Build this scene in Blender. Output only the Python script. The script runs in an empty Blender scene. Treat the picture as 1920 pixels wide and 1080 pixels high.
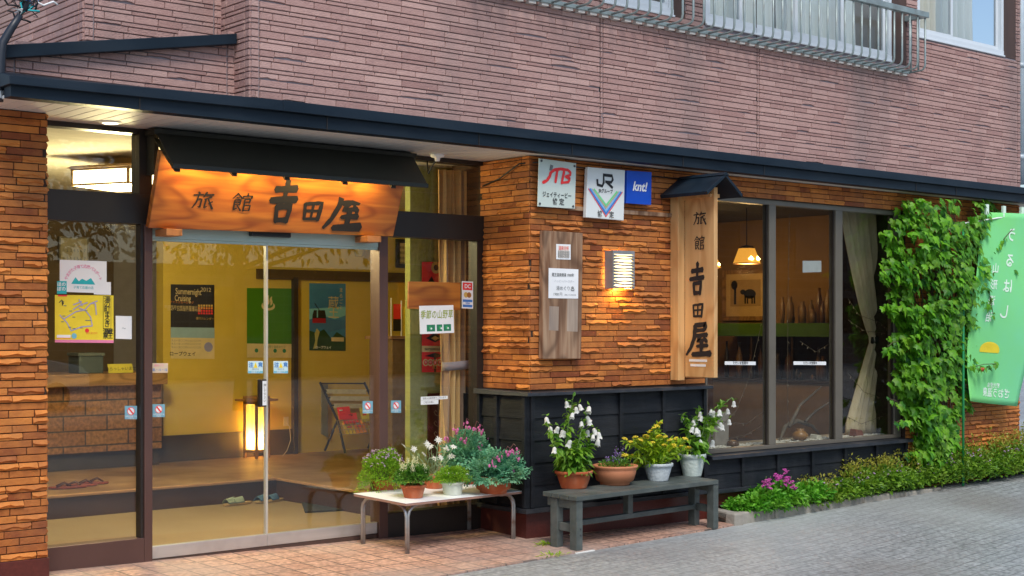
import bpy, math, random
from mathutils import Vector, Matrix
from math import sin, cos, tan, pi, radians, sqrt, atan2
random.seed(7)
SC = bpy.context.scene
COL = SC.collection

# ------------------------------------------------------------------ camera
F, CX, HY, YAW, H, D = 2667.0, 960.0, 609.0, radians(40.3), 1.6, 8.94
cam_d = bpy.data.cameras.new('camera')
cam = bpy.data.objects.new('camera', cam_d)
COL.objects.link(cam)
cam.location = (0, -D, H)
cam.rotation_euler = (radians(90), 0, -YAW)
cam_d.sensor_width = 36
cam_d.lens = 36 * F / 1920
cam_d.shift_y = 69 / 1920
cam_d.clip_end = 2000
SC.camera = cam

# ------------------------------------------------------------------ sky, sun, exposure
SUN_EL, SUN_AZ = radians(56), radians(205)      # azimuth clockwise from +y
W = bpy.data.worlds.new('World'); SC.world = W; W.use_nodes = True
nt = W.node_tree; nt.nodes.clear()
sky = nt.nodes.new('ShaderNodeTexSky'); sky.sky_type = 'NISHITA'; sky.sun_disc = False
sky.sun_elevation = SUN_EL; sky.sun_rotation = SUN_AZ
sky.air_density = 1.0; sky.dust_density = 1.5; sky.ozone_density = 1.2
bg = nt.nodes.new('ShaderNodeBackground'); bg.inputs[1].default_value = 0.125
wo = nt.nodes.new('ShaderNodeOutputWorld')
nt.links.new(sky.outputs[0], bg.inputs[0]); nt.links.new(bg.outputs[0], wo.inputs[0])
sun_d = bpy.data.lights.new('sun', 'SUN'); sun_d.energy = 1.8; sun_d.angle = radians(24); sun_d.color = (1, .95, .88)
sun = bpy.data.objects.new('sun', sun_d); COL.objects.link(sun)
sd = Vector((sin(SUN_AZ) * cos(SUN_EL), cos(SUN_AZ) * cos(SUN_EL), sin(SUN_EL)))
sun.rotation_euler = sd.to_track_quat('Z', 'Y').to_euler(); sun.location = (0, -20, 20)
SC.view_settings.view_transform = 'Standard'; SC.view_settings.look = 'None'
SC.view_settings.exposure = 0.42; SC.view_settings.gamma = 1
SC.cycles.use_denoising = True
SC.cycles.max_bounces = 8; SC.cycles.diffuse_bounces = 4; SC.cycles.glossy_bounces = 4
SC.cycles.transparent_max_bounces = 24; SC.cycles.sample_clamp_indirect = 6
SC.cycles.caustics_reflective = False; SC.cycles.caustics_refractive = False

# ------------------------------------------------------------------ measuring: where a sight line meets a real plane
FW = Vector((sin(YAW), cos(YAW), 0)); RT = Vector((cos(YAW), -sin(YAW), 0)); C0 = Vector((0, -D, H))
def ray(px, py): return FW + RT * ((px - CX) / F) + Vector((0, 0, (HY - py) / F))
def Y(px, py, y): r = ray(px, py); return C0 + r * ((y - C0.y) / r.y)
def X(px, py, x): r = ray(px, py); return C0 + r * ((x - C0.x) / r.x)
def Z(px, py, z): r = ray(px, py); return C0 + r * ((z - C0.z) / r.z)
def gz(x, y): return .068 - .0155*min(x, 9.2) + .0145*max(0, min(x, 18) - 9.2) + .04*max(y, -7.0)
def G(px, py, h=0):        # where a sight line meets the ground (or a level h above it)
    r = ray(px, py); t = 5.0
    for _ in range(60):
        p = C0 + r*t; t += (p.z - gz(p.x, p.y) - h) / max(.02, -r.z) * .8
    return C0 + r*t
def yx(px, y): return Y(px, 600, y).x

# ------------------------------------------------------------------ objects
OFF = {}
def tag(o, label=None, cat=None, group=None, kind=None):
    if label: o['label'] = label
    if cat: o['category'] = cat
    if group: o['group'] = group
    if kind: o['kind'] = kind
    return o
def thing(name, label, cat, loc=(0, 0, 0), group=None):
    o = bpy.data.objects.new(name, None); COL.objects.link(o); o.location = loc
    o.empty_display_size = .1
    OFF[o] = Vector(loc)
    return tag(o, label, cat, group)

class MB:
    def __init__(s): s.v = []; s.f = []; s.t = []
    def add(s, vs, fs, t=.5):
        n = len(s.v); s.v += [tuple(p) for p in vs]
        for f in fs: s.f.append([i + n for i in f]); s.t.append(t)
    def box(s, a, b, t=.5):
        x0, x1 = sorted((a[0], b[0])); y0, y1 = sorted((a[1], b[1])); z0, z1 = sorted((a[2], b[2]))
        s.add([(x0,y0,z0),(x1,y0,z0),(x1,y1,z0),(x0,y1,z0),(x0,y0,z1),(x1,y0,z1),(x1,y1,z1),(x0,y1,z1)],
              [(0,3,2,1),(4,5,6,7),(0,1,5,4),(1,2,6,5),(2,3,7,6),(3,0,4,7)], t); return s
    def hexa(s, p, t=.5):       # 8 points: bottom ring then top ring
        s.add(p, [(0,3,2,1),(4,5,6,7),(0,1,5,4),(1,2,6,5),(2,3,7,6),(3,0,4,7)], t); return s
    def obox(s, c, u, v, w, su, sv, sw, t=.5):
        c, u, v, w = Vector(c), Vector(u).normalized(), Vector(v).normalized(), Vector(w).normalized()
        P = []
        for k in (-1, 1):
            for i, j in ((-1,-1),(1,-1),(1,1),(-1,1)):
                P.append(c + u*(i*su/2) + v*(j*sv/2) + w*(k*sw/2))
        return s.hexa(P, t)
    def prism(s, pts, d, t=.5):   # polygon pts extruded by vector d
        n = len(pts); d = Vector(d); q = [Vector(p) for p in pts]
        s.add(q + [p + d for p in q], [tuple(range(n-1, -1, -1)), tuple(range(n, 2*n))] + [(i, (i+1) % n, n+(i+1) % n, n+i) for i in range(n)], t); return s
    def tube(s, pts, r, n=8, t=.5, cap=True):
        pts = [Vector(p) for p in pts]
        if not isinstance(r, (list, tuple)): r = [r]*len(pts)
        rings = []; prev = None
        for i, p in enumerate(pts):
            d = (pts[min(i+1, len(pts)-1)] - pts[max(i-1, 0)])
            if d.length < 1e-9: d = Vector((0,0,1))
            d.normalize()
            if prev is None:
                a = d.orthogonal().normalized()
            else:
                a = prev - d*prev.dot(d)
                a = a.normalized() if a.length > 1e-6 else d.orthogonal().normalized()
            prev = a; b = d.cross(a)
            rings.append([p + (a*cos(2*pi*k/n) + b*sin(2*pi*k/n))*r[i] for k in range(n)])
        vs = [q for R_ in rings for q in R_]; fs = []
        for i in range(len(pts)-1):
            for k in range(n):
                fs.append((i*n+k, i*n+(k+1) % n, (i+1)*n+(k+1) % n, (i+1)*n+k))
        if cap: fs += [tuple(range(n-1, -1, -1)), tuple((len(pts)-1)*n+k for k in range(n))]
        s.add(vs, fs, t); return s
    def lathe(s, prof, c=(0,0,0), n=28, t=.5, sq=1.0):
        c = Vector(c); vs = []; fs = []
        for r, z in prof:
            for k in range(n): vs.append(c + Vector((r*cos(2*pi*k/n), r*sin(2*pi*k/n)*sq, z)))
        for i in range(len(prof)-1):
            for k in range(n): fs.append((i*n+k, i*n+(k+1) % n, (i+1)*n+(k+1) % n, (i+1)*n+k))
        fs += [tuple(range(n-1, -1, -1)), tuple((len(prof)-1)*n+k for k in range(n))]
        s.add(vs, fs, t); return s
    def grid(s, fn, nu, nv, t=.5):
        vs = [fn(i/nu, j/nv) for j in range(nv+1) for i in range(nu+1)]
        s.add(vs, [(j*(nu+1)+i, j*(nu+1)+i+1, (j+1)*(nu+1)+i+1, (j+1)*(nu+1)+i) for j in range(nv) for i in range(nu)], t); return s
    def build(s, name, m, parent=None, bevel=0, smooth=False, solid=0, seg=2):
        if parent is None:
            xs = [p[0] for p in s.v]; ys = [p[1] for p in s.v]; zs = [p[2] for p in s.v]
            off = Vector(((min(xs)+max(xs))/2, (min(ys)+max(ys))/2, min(zs)))
        else: off = OFF[parent]
        me = bpy.data.meshes.new(name)
        me.from_pydata([(p[0]-off.x, p[1]-off.y, p[2]-off.z) for p in s.v], [], s.f)
        a = me.attributes.new('tint', 'FLOAT', 'FACE'); a.data.foreach_set('value', s.t)
        if smooth: me.polygons.foreach_set('use_smooth', [True]*len(me.polygons))
        me.update()
        o = bpy.data.objects.new(name, me); COL.objects.link(o)
        o.data.materials.append(m)
        if parent is None: o.location = off
        else: o.parent = parent
        OFF[o] = off
        if solid:
            md = o.modifiers.new('thickness', 'SOLIDIFY'); md.thickness = solid; md.offset = 0
        if bevel:
            md = o.modifiers.new('bevel', 'BEVEL'); md.width = bevel; md.segments = seg; md.limit_method = 'ANGLE'; md.angle_limit = radians(40)
        return o
def bx(name, m, parent, a, b, bevel=0, t=.5): return MB().box(a, b, t).build(name, m, parent, bevel)

# ------------------------------------------------------------------ materials
MATS = {}
def mat(name, c1, c2=None, rough=.6, scale=8, bump=0, bscale=None, metal=0, tint=False, stretch=None, spec=.5, coat=0,
        leaf=0, emit=None, es=0, detail=5, contrast=1.0, dirt=None, dscale=2.0, damt=.5, rvar=0, dstretch=None):
    if name in MATS: return MATS[name]
    m = bpy.data.materials.new(name); m.use_nodes = True; MATS[name] = m
    T = m.node_tree; N = T.nodes; L = T.links; P = N['Principled BSDF']; out = N['Material Output']
    P.inputs['Roughness'].default_value = rough; P.inputs['Metallic'].default_value = metal
    P.inputs['Specular IOR Level'].default_value = spec
    P.inputs['Coat Weight'].default_value = coat
    tc = N.new('ShaderNodeTexCoord'); mp = N.new('ShaderNodeMapping'); L.new(tc.outputs['Object'], mp.inputs[0])
    if stretch: mp.inputs['Scale'].default_value = stretch
    nz = N.new('ShaderNodeTexNoise'); nz.inputs['Scale'].default_value = scale; nz.inputs['Detail'].default_value = detail
    L.new(mp.outputs[0], nz.inputs['Vector'])
    c2 = c2 or tuple(min(1, k*1.25) for k in c1)
    mx = N.new('ShaderNodeMix'); mx.data_type = 'RGBA'
    mx.inputs[6].default_value = (*c1, 1); mx.inputs[7].default_value = (*c2, 1)
    rg = N.new('ShaderNodeMapRange'); rg.inputs[1].default_value = .5-.25/contrast; rg.inputs[2].default_value = .5+.25/contrast
    L.new(nz.outputs['Fac'], rg.inputs[0])
    fac = rg.outputs[0]
    if tint:
        at = N.new('ShaderNodeAttribute'); at.attribute_name = 'tint'
        ad = N.new('ShaderNodeMath'); ad.operation = 'MULTIPLY_ADD'; ad.inputs[1].default_value = .35
        L.new(fac, ad.inputs[0]); 
        sb = N.new('ShaderNodeMath'); sb.operation = 'SUBTRACT'; sb.inputs[1].default_value = .175
        L.new(at.outputs['Fac'], sb.inputs[0]); L.new(sb.outputs[0], ad.inputs[2]); ad.use_clamp = True
        fac = ad.outputs[0]
    L.new(fac, mx.inputs[0]); colr = mx.outputs[2]
    if dirt:
        n2 = N.new('ShaderNodeTexNoise'); n2.inputs['Scale'].default_value = dscale; n2.inputs['Detail'].default_value = 6
        dmp = N.new('ShaderNodeMapping'); dmp.inputs['Scale'].default_value = dstretch or (1, 1, 1); L.new(tc.outputs['Object'], dmp.inputs[0]); L.new(dmp.outputs[0], n2.inputs['Vector'])
        r2 = N.new('ShaderNodeMapRange'); r2.inputs[1].default_value = .48; r2.inputs[2].default_value = .7; r2.inputs[4].default_value = damt
        L.new(n2.outputs['Fac'], r2.inputs[0])
        m2 = N.new('ShaderNodeMix'); m2.data_type = 'RGBA'; m2.inputs[7].default_value = (*dirt, 1)
        L.new(r2.outputs[0], m2.inputs[0]); L.new(colr, m2.inputs[6]); colr = m2.outputs[2]
    L.new(colr, P.inputs['Base Color'])
    if rvar:
        rr = N.new('ShaderNodeMapRange'); rr.inputs[3].default_value = rough-rvar; rr.inputs[4].default_value = rough+rvar
        L.new(nz.outputs['Fac'], rr.inputs[0]); L.new(rr.outputs[0], P.inputs['Roughness'])
    if bump:
        bz = N.new('ShaderNodeTexNoise'); bz.inputs['Scale'].default_value = bscale or scale*4; bz.inputs['Detail'].default_value = 6
        L.new(mp.outputs[0], bz.inputs['Vector'])
        bp = N.new('ShaderNodeBump'); bp.inputs['Strength'].default_value = bump; bp.inputs['Distance'].default_value = .01
        L.new(bz.outputs['Fac'], bp.inputs['Height']); L.new(bp.outputs[0], P.inputs['Normal'])
    if emit:
        P.inputs['Emission Color'].default_value = (*emit, 1); P.inputs['Emission Strength'].default_value = es
    if leaf:
        tr = N.new('ShaderNodeBsdfTranslucent'); ms = N.new('ShaderNodeMixShader'); ms.inputs[0].default_value = leaf
        L.new(colr, tr.inputs[0]); L.new(P.outputs[0], ms.inputs[1]); L.new(tr.outputs[0], ms.inputs[2]); L.new(ms.outputs[0], out.inputs[0])
    return m
def glass(name, tintc=(1,1,1), base=.045, rough=0.0, power=5, ripple=0):
    if name in MATS: return MATS[name]
    m = bpy.data.materials.new(name); m.use_nodes = True; MATS[name] = m
    T = m.node_tree; N = T.nodes; L = T.links; N.remove(N['Principled BSDF']); out = N['Material Output']
    tr = N.new('ShaderNodeBsdfTransparent'); tr.inputs[0].default_value = (*tintc, 1)
    gl = N.new('ShaderNodeBsdfGlossy'); gl.inputs['Roughness'].default_value = rough
    lw = N.new('ShaderNodeLayerWeight'); lw.inputs[0].default_value = .5
    pw = N.new('ShaderNodeMath'); pw.operation = 'POWER'; pw.inputs[1].default_value = power; L.new(lw.outputs['Facing'], pw.inputs[0])
    ma = N.new('ShaderNodeMath'); ma.operation = 'MULTIPLY_ADD'; ma.inputs[1].default_value = 1-base; ma.inputs[2].default_value = base; L.new(pw.outputs[0], ma.inputs[0])
    if ripple:
        nz = N.new('ShaderNodeTexNoise'); nz.inputs['Scale'].default_value = 1.3; nz.inputs['Detail'].default_value = 1
        tc = N.new('ShaderNodeTexCoord'); L.new(tc.outputs['Object'], nz.inputs['Vector'])
        bp = N.new('ShaderNodeBump'); bp.inputs['Strength'].default_value = ripple; bp.inputs['Distance'].default_value = .01
        L.new(nz.outputs['Fac'], bp.inputs['Height']); L.new(bp.outputs[0], gl.inputs['Normal'])
    ms = N.new('ShaderNodeMixShader'); L.new(ma.outputs[0], ms.inputs[0]); L.new(tr.outputs[0], ms.inputs[1]); L.new(gl.outputs[0], ms.inputs[2]); L.new(ms.outputs[0], out.inputs[0])
    return m
def tiles(name, c1, c2, mortar, w, h, ms=.006, offset=0.0, rough=.7, rot=0, axes='XY', blot=None, bscale=.7, bump=.4, bamt=.6, c3=None, ov=.55):
    if name in MATS: return MATS[name]
    m = bpy.data.materials.new(name); m.use_nodes = True; MATS[name] = m
    T = m.node_tree; N = T.nodes; L = T.links; P = N['Principled BSDF']
    tc = N.new('ShaderNodeTexCoord'); src = tc.outputs['Object']
    if axes == 'XZ':
        sp = N.new('ShaderNodeSeparateXYZ'); cb = N.new('ShaderNodeCombineXYZ'); L.new(src, sp.inputs[0])
        L.new(sp.outputs[0], cb.inputs[0]); L.new(sp.outputs[2], cb.inputs[1]); src = cb.outputs[0]
    mp = N.new('ShaderNodeMapping'); mp.inputs['Rotation'].default_value = (0, 0, rot); L.new(src, mp.inputs[0])
    br = N.new('ShaderNodeTexBrick'); br.offset = offset; br.squash = 1
    br.inputs['Color1'].default_value = (*c1, 1); br.inputs['Color2'].default_value = (*c2, 1); br.inputs['Mortar'].default_value = (*mortar, 1)
    br.inputs['Scale'].default_value = 1; br.inputs['Mortar Size'].default_value = ms; br.inputs['Mortar Smooth'].default_value = .15
    br.inputs['Brick Width'].default_value = w; br.inputs['Row Height'].default_value = h; br.inputs['Bias'].default_value = 0
    L.new(mp.outputs[0], br.inputs['Vector'])
    nz = N.new('ShaderNodeTexNoise'); nz.inputs['Scale'].default_value = 30; nz.inputs['Detail'].default_value = 8; L.new(src, nz.inputs['Vector'])
    mv = N.new('ShaderNodeMix'); mv.data_type = 'RGBA'; mv.blend_type = 'OVERLAY'; mv.inputs[0].default_value = .55
    L.new(br.outputs['Color'], mv.inputs[6]); mv.inputs[0].default_value = ov
    rp = N.new('ShaderNodeMapRange'); rp.inputs[1].default_value = .25; rp.inputs[2].default_value = .75; L.new(nz.outputs['Fac'], rp.inputs[0]); L.new(rp.outputs[0], mv.inputs[7])
    col = mv.outputs[2]
    for k, (bc, sc, off) in enumerate([(blot, bscale, 0), (c3, bscale*.6, 7)]):
        if not bc: continue
        n2 = N.new('ShaderNodeTexNoise'); n2.inputs['Scale'].default_value = sc; n2.inputs['Detail'].default_value = 5
        m3 = N.new('ShaderNodeMapping'); m3.inputs['Location'].default_value = (off, off, off); L.new(src, m3.inputs[0]); L.new(m3.outputs[0], n2.inputs['Vector'])
        r2 = N.new('ShaderNodeMapRange'); r2.inputs[1].default_value = .45; r2.inputs[2].default_value = .68; r2.inputs[4].default_value = bamt
        L.new(n2.outputs['Fac'], r2.inputs[0])
        m2 = N.new('ShaderNodeMix'); m2.data_type = 'RGBA'; m2.inputs[7].default_value = (*bc, 1); L.new(r2.outputs[0], m2.inputs[0]); L.new(col, m2.inputs[6]); col = m2.outputs[2]
    L.new(col, P.inputs['Base Color']); P.inputs['Roughness'].default_value = rough
    ad = N.new('ShaderNodeMath'); ad.operation = 'MULTIPLY_ADD'; ad.inputs[1].default_value = -1.2; L.new(br.outputs['Fac'], ad.inputs[0]); L.new(nz.outputs['Fac'], ad.inputs[2])
    bp = N.new('ShaderNodeBump'); bp.inputs['Strength'].default_value = bump; bp.inputs['Distance'].default_value = .006
    L.new(ad.outputs[0], bp.inputs['Height']); L.new(bp.outputs[0], P.inputs['Normal'])
    return m
def wood(name, c1, c2, ax=0, scale=3.0, rough=.5, bump=.15, coat=0, ring=7.0, dist=5.0, c3=None):
    """streaky grain along axis ax, with a slow swirl of growth rings"""
    if name in MATS: return MATS[name]
    m = bpy.data.materials.new(name); m.use_nodes = True; MATS[name] = m
    T = m.node_tree; N = T.nodes; L = T.links; P = N['Principled BSDF']
    tc = N.new('ShaderNodeTexCoord'); mp = N.new('ShaderNodeMapping'); L.new(tc.outputs['Object'], mp.inputs[0])
    s = [6, 6, 6]; s[ax] = .45; mp.inputs['Scale'].default_value = s
    nz = N.new('ShaderNodeTexNoise'); nz.inputs['Scale'].default_value = scale; nz.inputs['Detail'].default_value = 9; nz.inputs['Distortion'].default_value = .5
    L.new(mp.outputs[0], nz.inputs['Vector'])
    m4 = N.new('ShaderNodeMapping'); s2 = [1.6, 1.6, 1.6]; s2[ax] = .5; m4.inputs['Scale'].default_value = s2; L.new(tc.outputs['Object'], m4.inputs[0])
    n3 = N.new('ShaderNodeTexNoise'); n3.inputs['Scale'].default_value = 1.4; n3.inputs['Detail'].default_value = 2; L.new(m4.outputs[0], n3.inputs['Vector'])
    mu = N.new('ShaderNodeMath'); mu.operation = 'MULTIPLY'; mu.inputs[1].default_value = ring*2*pi; L.new(n3.outputs['Fac'], mu.inputs[0])
    sn = N.new('ShaderNodeMath'); sn.operation = 'SINE'; L.new(mu.outputs[0], sn.inputs[0])
    ab = N.new('ShaderNodeMath'); ab.operation = 'POWER'; ab.inputs[1].default_value = 6; L.new(sn.outputs[0], ab.inputs[0])
    mx = N.new('ShaderNodeMix'); mx.data_type = 'RGBA'; mx.inputs[6].default_value = (*c1, 1); mx.inputs[7].default_value = (*c2, 1)
    rg = N.new('ShaderNodeMapRange'); rg.inputs[1].default_value = .3; rg.inputs[2].default_value = .7; L.new(nz.outputs['Fac'], rg.inputs[0]); L.new(rg.outputs[0], mx.inputs[0])
    m2 = N.new('ShaderNodeMix'); m2.data_type = 'RGBA'; c3 = c3 or tuple(k*.45 for k in c1); m2.inputs[7].default_value = (*c3, 1)
    dm = N.new('ShaderNodeMath'); dm.operation = 'MULTIPLY'; dm.inputs[1].default_value = .6; L.new(ab.outputs[0], dm.inputs[0]); L.new(dm.outputs[0], m2.inputs[0]); L.new(mx.outputs[2], m2.inputs[6])
    L.new(m2.outputs[2], P.inputs['Base Color']); P.inputs['Roughness'].default_value = rough; P.inputs['Coat Weight'].default_value = coat
    if bump:
        bp = N.new('ShaderNodeBump'); bp.inputs['Strength'].default_value = bump; bp.inputs['Distance'].default_value = .006
        L.new(nz.outputs['Fac'], bp.inputs['Height']); L.new(bp.outputs[0], P.inputs['Normal'])
    return m

# ------------------------------------------------------------------ lettering
EX, EZ = Vector((1, 0, 0)), Vector((0, 0, 1))
def txt(s, o, size, m, parent, u=EX, v=EZ, bold=0, align='CENTER', sx=1.0, shear=0, name='lettering', off=.0012, spacing=1.0, fn=None):
    cu = bpy.data.curves.new('t', 'FONT'); cu.body = s; cu.size = size; cu.align_x = align; cu.align_y = 'CENTER'
    cu.offset = bold*size; cu.shear = shear; cu.resolution_u = 3; cu.space_character = spacing
    ob = bpy.data.objects.new('t', cu); COL.objects.link(ob)
    dg = bpy.context.evaluated_depsgraph_get(); me = bpy.data.meshes.new_from_object(ob.evaluated_get(dg))
    bpy.data.objects.remove(ob); n = Vector(u).cross(Vector(v)).normalized()*off
    b = MB(); o = Vector(o)
    def mp(p):
        if fn: return fn(p.x*sx, p.y) + n
        return o + Vector(u)*(p.x*sx) + Vector(v)*p.y + n
    b.add([mp(p.co) for p in me.vertices], [tuple(f.vertices) for f in me.polygons])
    bpy.data.meshes.remove(me)
    if not b.v: return None
    return b.build(name, m, parent)
def brush(b, strokes, o, u, v, size, off=.002, flat=False):
    """brush strokes as ribbons lying on a board; every stroke a hair above the last"""
    o, u, v = Vector(o), Vector(u), Vector(v); n = u.cross(v).normalized()
    for k, st in enumerate(strokes):
        pts = [Vector((p[0], p[1], 0)) for p in st]; ws = [p[2] for p in st]
        if not flat and len(pts) > 1:
            q, w2 = [], []
            for i in range(len(pts)-1):
                for j in range(4):
                    a = j/4; q.append(pts[i].lerp(pts[i+1], a)); w2.append(ws[i]*(1-a)+ws[i+1]*a)
            q.append(pts[-1]); w2.append(ws[-1]); pts, ws = q, w2
        L_, R_ = [], []
        for i, p in enumerate(pts):
            d = (pts[min(i+1, len(pts)-1)] - pts[max(i-1, 0)]).normalized(); s = Vector((-d.y, d.x, 0))
            j = 1 if flat else random.uniform(.85, 1.12)
            if flat and 0 < i < len(pts)-1:
                d1 = (pts[i]-pts[i-1]).normalized(); d2 = (pts[i+1]-pts[i]).normalized(); j = 1/max(.5, cos(d1.angle(d2)/2))
            L_.append(p + s*ws[i]*j); R_.append(p - s*ws[i]*j)
        if not flat:
            d0 = (pts[1]-pts[0]).normalized(); d1 = (pts[-1]-pts[-2]).normalized()
            out = [pts[0]-d0*ws[0]*.7] + R_ + [pts[-1]+d1*ws[-1]*.6] + L_[::-1]
        else: out = R_ + L_[::-1]
        h = n*(off + k*.0003)
        M = len(L_)
        pos = lambda p: o + u*(p.x*size) + v*(p.y*size) + h
        vs = [pos(p) for p in R_] + [pos(p) for p in L_]; fs = [(i, i+1, M+i+1, M+i) for i in range(M-1)]
        if not flat:
            vs += [pos(out[0]), pos(out[M+1])]; fs += [(2*M, 0, M), (M-1, 2*M+1, 2*M-1)]
        b.add(vs, fs)
    return b
K = {}
w = .075
K['yoshi'] = [[(.14,.76,w),(.85,.80,w*1.1)],[(.52,.99,w*1.4),(.5,.78,w*.9),(.48,.55,w)],[(.03,.52,w*.9),(.9,.57,w*1.2)],[(.27,.40,w),(.32,.06,w*.9)],[(.27,.38,w*.8),(.74,.42,w),(.66,.07,w*1.1)],[(.32,.10,w*.8),(.68,.11,w*.8)]]
K['ta'] = [[(.14,.80,w),(.2,.12,w)],[(.14,.80,w*.8),(.86,.86,w*1.2),(.78,.1,w*1.1)],[(.5,.82,w*.8),(.48,.18,w*.8)],[(.2,.5,w*.7),(.82,.53,w*.8)],[(.2,.15,w*.9),(.78,.17,w)]]
K['ya'] = [[(.36,.93,w*.9),(.78,.97,w*1.1),(.74,.80,w*.9)],[(.36,.78,w*.8),(.74,.80,w*.8)],[(.38,.92,w),(.34,.55,w*.9),(.2,.25,w*.8),(.03,.05,w*.5)],[(.42,.62,w*.8),(.84,.66,w)],[(.6,.62,w*.7),(.46,.47,w*.7),(.74,.5,w*.7)],[(.72,.56,w*.7),(.83,.45,w*.9)],[(.44,.31,w*.7),(.86,.34,w*.9)],[(.63,.46,w*.9),(.61,.1,w*.9)],[(.27,.06,w*.9),(.97,.10,w*1.3)]]
w = .042
K['tabi'] = [[(.25,.97,w),(.31,.88,w*1.3)],[(.05,.79,w),(.48,.83,w)],[(.27,.80,w),(.21,.42,w),(.05,.08,w*.6)],[(.23,.57,w*.8),(.43,.59,w),(.39,.13,w*1.1),(.29,.17,w*.6)],[(.63,.97,w*1.1),(.5,.7,w*.7)],[(.58,.82,w),(.95,.86,w*1.2)],[(.87,.72,w*1.1),(.55,.58,w*.6)],[(.62,.6,w),(.58,.12,w),(.71,.2,w*.6)],[(.72,.6,w*.8),(.97,.07,w*1.4)],[(.93,.47,w),(.76,.34,w*.6)]]
K['kan'] = [[(.27,.97,w),(.03,.68,w*.6)],[(.27,.95,w*.8),(.49,.72,w*1.1)],[(.2,.75,w*.7),(.35,.75,w*.7)],[(.14,.62,w*.9),(.14,.12,w)],[(.14,.62,w*.7),(.43,.64,w),(.4,.35,w)],[(.15,.49,w*.7),(.4,.49,w*.7)],[(.15,.36,w*.7),(.4,.36,w*.7)],[(.13,.1,w*.9),(.29,.19,w*.6)],[(.28,.33,w*.7),(.48,.07,w*1.2)],[(.74,.99,w),(.75,.88,w*1.2)],[(.54,.84,w),(.52,.7,w)],[(.54,.83,w*.8),(.98,.87,w),(.92,.73,w*.7)],[(.62,.68,w),(.61,.05,w)],[(.62,.67,w*.7),(.89,.69,w),(.86,.5,w)],[(.62,.5,w*.7),(.86,.51,w*.7)],[(.62,.34,w*.7),(.92,.36,w),(.89,.08,w)],[(.62,.09,w*.7),(.9,.09,w*.7)]]
# ================================================================== ground
M_STREET = tiles('street_paver', (.335,.352,.355), (.275,.29,.292), (.205,.21,.21), .21, .105, ms=.0075, offset=.5, rough=.5, rot=radians(-8), blot=(.205,.178,.16), bscale=.55, bamt=.6, bump=.38, c3=(.44,.47,.46))
M_APRON = tiles('apron_tile', (.50,.30,.215), (.40,.225,.16), (.12,.085,.065), .195, .195, ms=.007, rough=.75, rot=radians(-3), blot=(.40,.33,.29), bscale=.9, bump=.5)
M_SOIL = mat('soil', (.035,.024,.016), (.075,.05,.035), rough=.95, scale=30, bump=.8)
M_CONC = mat('worn_concrete', (.26,.24,.20), (.40,.37,.32), rough=.9, scale=9, bump=.5, dirt=(.12,.10,.075), dscale=5, damt=.7)
def edge_y(x): return -1.385 + .139*(x-5.844)          # where the tiles meet the street
b = MB()
ys = [120, 30, 8, 0, -2, -4, -7, -12, -30, -90, -300]
xs = [-300, -60, -10, 0, 5, 9.2, 13, 18, 60, 300]
V_ = [(x, y, max(-.9, min(.3, gz(x, min(y, 0)))) - (.006 if y >= -2.1 else 0) - (.25 if y > 2 else 0)) for y in ys for x in xs]
n = len(xs)
b.add(V_, [(j*n+i, (j+1)*n+i, (j+1)*n+i+1, j*n+i+1) for j in range(len(ys)-1) for i in range(n-1)])
tag(b.build('road', M_STREET), kind='structure')
# one continuous sheet: keep only top faces between the slabs
b2 = MB()
N_ = 16
for i in range(N_):
    x0 = 1.5+(9.35-1.5)*i/N_; x1 = 1.5+(9.35-1.5)*(i+1)/N_
    b2.add([(x0,edge_y(x0),gz(x0,edge_y(x0))+.006),(x1,edge_y(x1),gz(x1,edge_y(x1))+.006),(x1,.1,gz(x1,0)+.006),(x0,.1,gz(x0,0)+.006),
            (x0,edge_y(x0),gz(x0,edge_y(x0))-.05),(x1,edge_y(x1),gz(x1,edge_y(x1))-.05)], [(0,1,2,3),(4,5,1,0)])
tag(b2.build('pavement', M_APRON), kind='structure')

# ================================================================== the inn
INN = thing('inn_building', 'two storey inn, pinkish siding above rugged orange brick piers and a glazed entrance', 'building', (8.8, 2, 0))
M_BRICK = mat('orange_brick', (.235,.055,.013), (.64,.225,.042), rough=.78, scale=14, tint=True, bump=.45, bscale=60, contrast=1.3, dirt=(.24,.10,.045), dscale=2.4, damt=.42)
M_MORT = mat('dark_mortar', (.035,.020,.013), (.06,.035,.022), rough=.95, bump=.3, scale=30)
M_SID = mat('pink_siding', (.375,.213,.190), (.555,.355,.312), rough=.85, scale=22, tint=True, bump=.55, bscale=90, contrast=1.2, dirt=(.25,.185,.175), dscale=1.7, damt=.62, dstretch=(1,1,.16))
M_SIDJ = mat('siding_joint', (.25,.225,.245), (.32,.29,.315), rough=.9, scale=20)
M_FASCIA = mat('dark_blue_metal', (.006,.013,.022), (.014,.026,.040), rough=.45, scale=3, spec=.22, dirt=(.02,.03,.042), dscale=4, damt=.6, stretch=(.6,1,3), rvar=.1, dstretch=(.5,1,2))
M_SOFF = mat('soffit_white', (.66,.64,.60), (.74,.72,.68), rough=.6, scale=2)
M_BLK = mat('black_board', (.005,.0065,.009), (.014,.017,.022), spec=.3, rough=.55, scale=5, bump=.25, bscale=30, stretch=(.6,.6,5), dirt=(.045,.046,.048), dscale=4, damt=.35, dstretch=(1,1,.4))
M_CAP = mat('black_cap', (.012,.015,.020), (.028,.033,.041), rough=.5, scale=7, stretch=(1,3,3), bump=.2, dirt=(.07,.065,.068), dscale=6, damt=.4)
M_MAROON = mat('maroon_stone', (.085,.016,.012), (.13,.028,.02), rough=.42, scale=60, dirt=(.05,.02,.016), dscale=3, damt=.6)
M_BRONZE = mat('bronze_frame', (.105,.055,.045), (.135,.072,.06), rough=.42, scale=2, metal=.25)
M_DARKFR = mat('dark_frame', (.018,.014,.012), (.028,.022,.018), rough=.4, scale=3)
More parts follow.
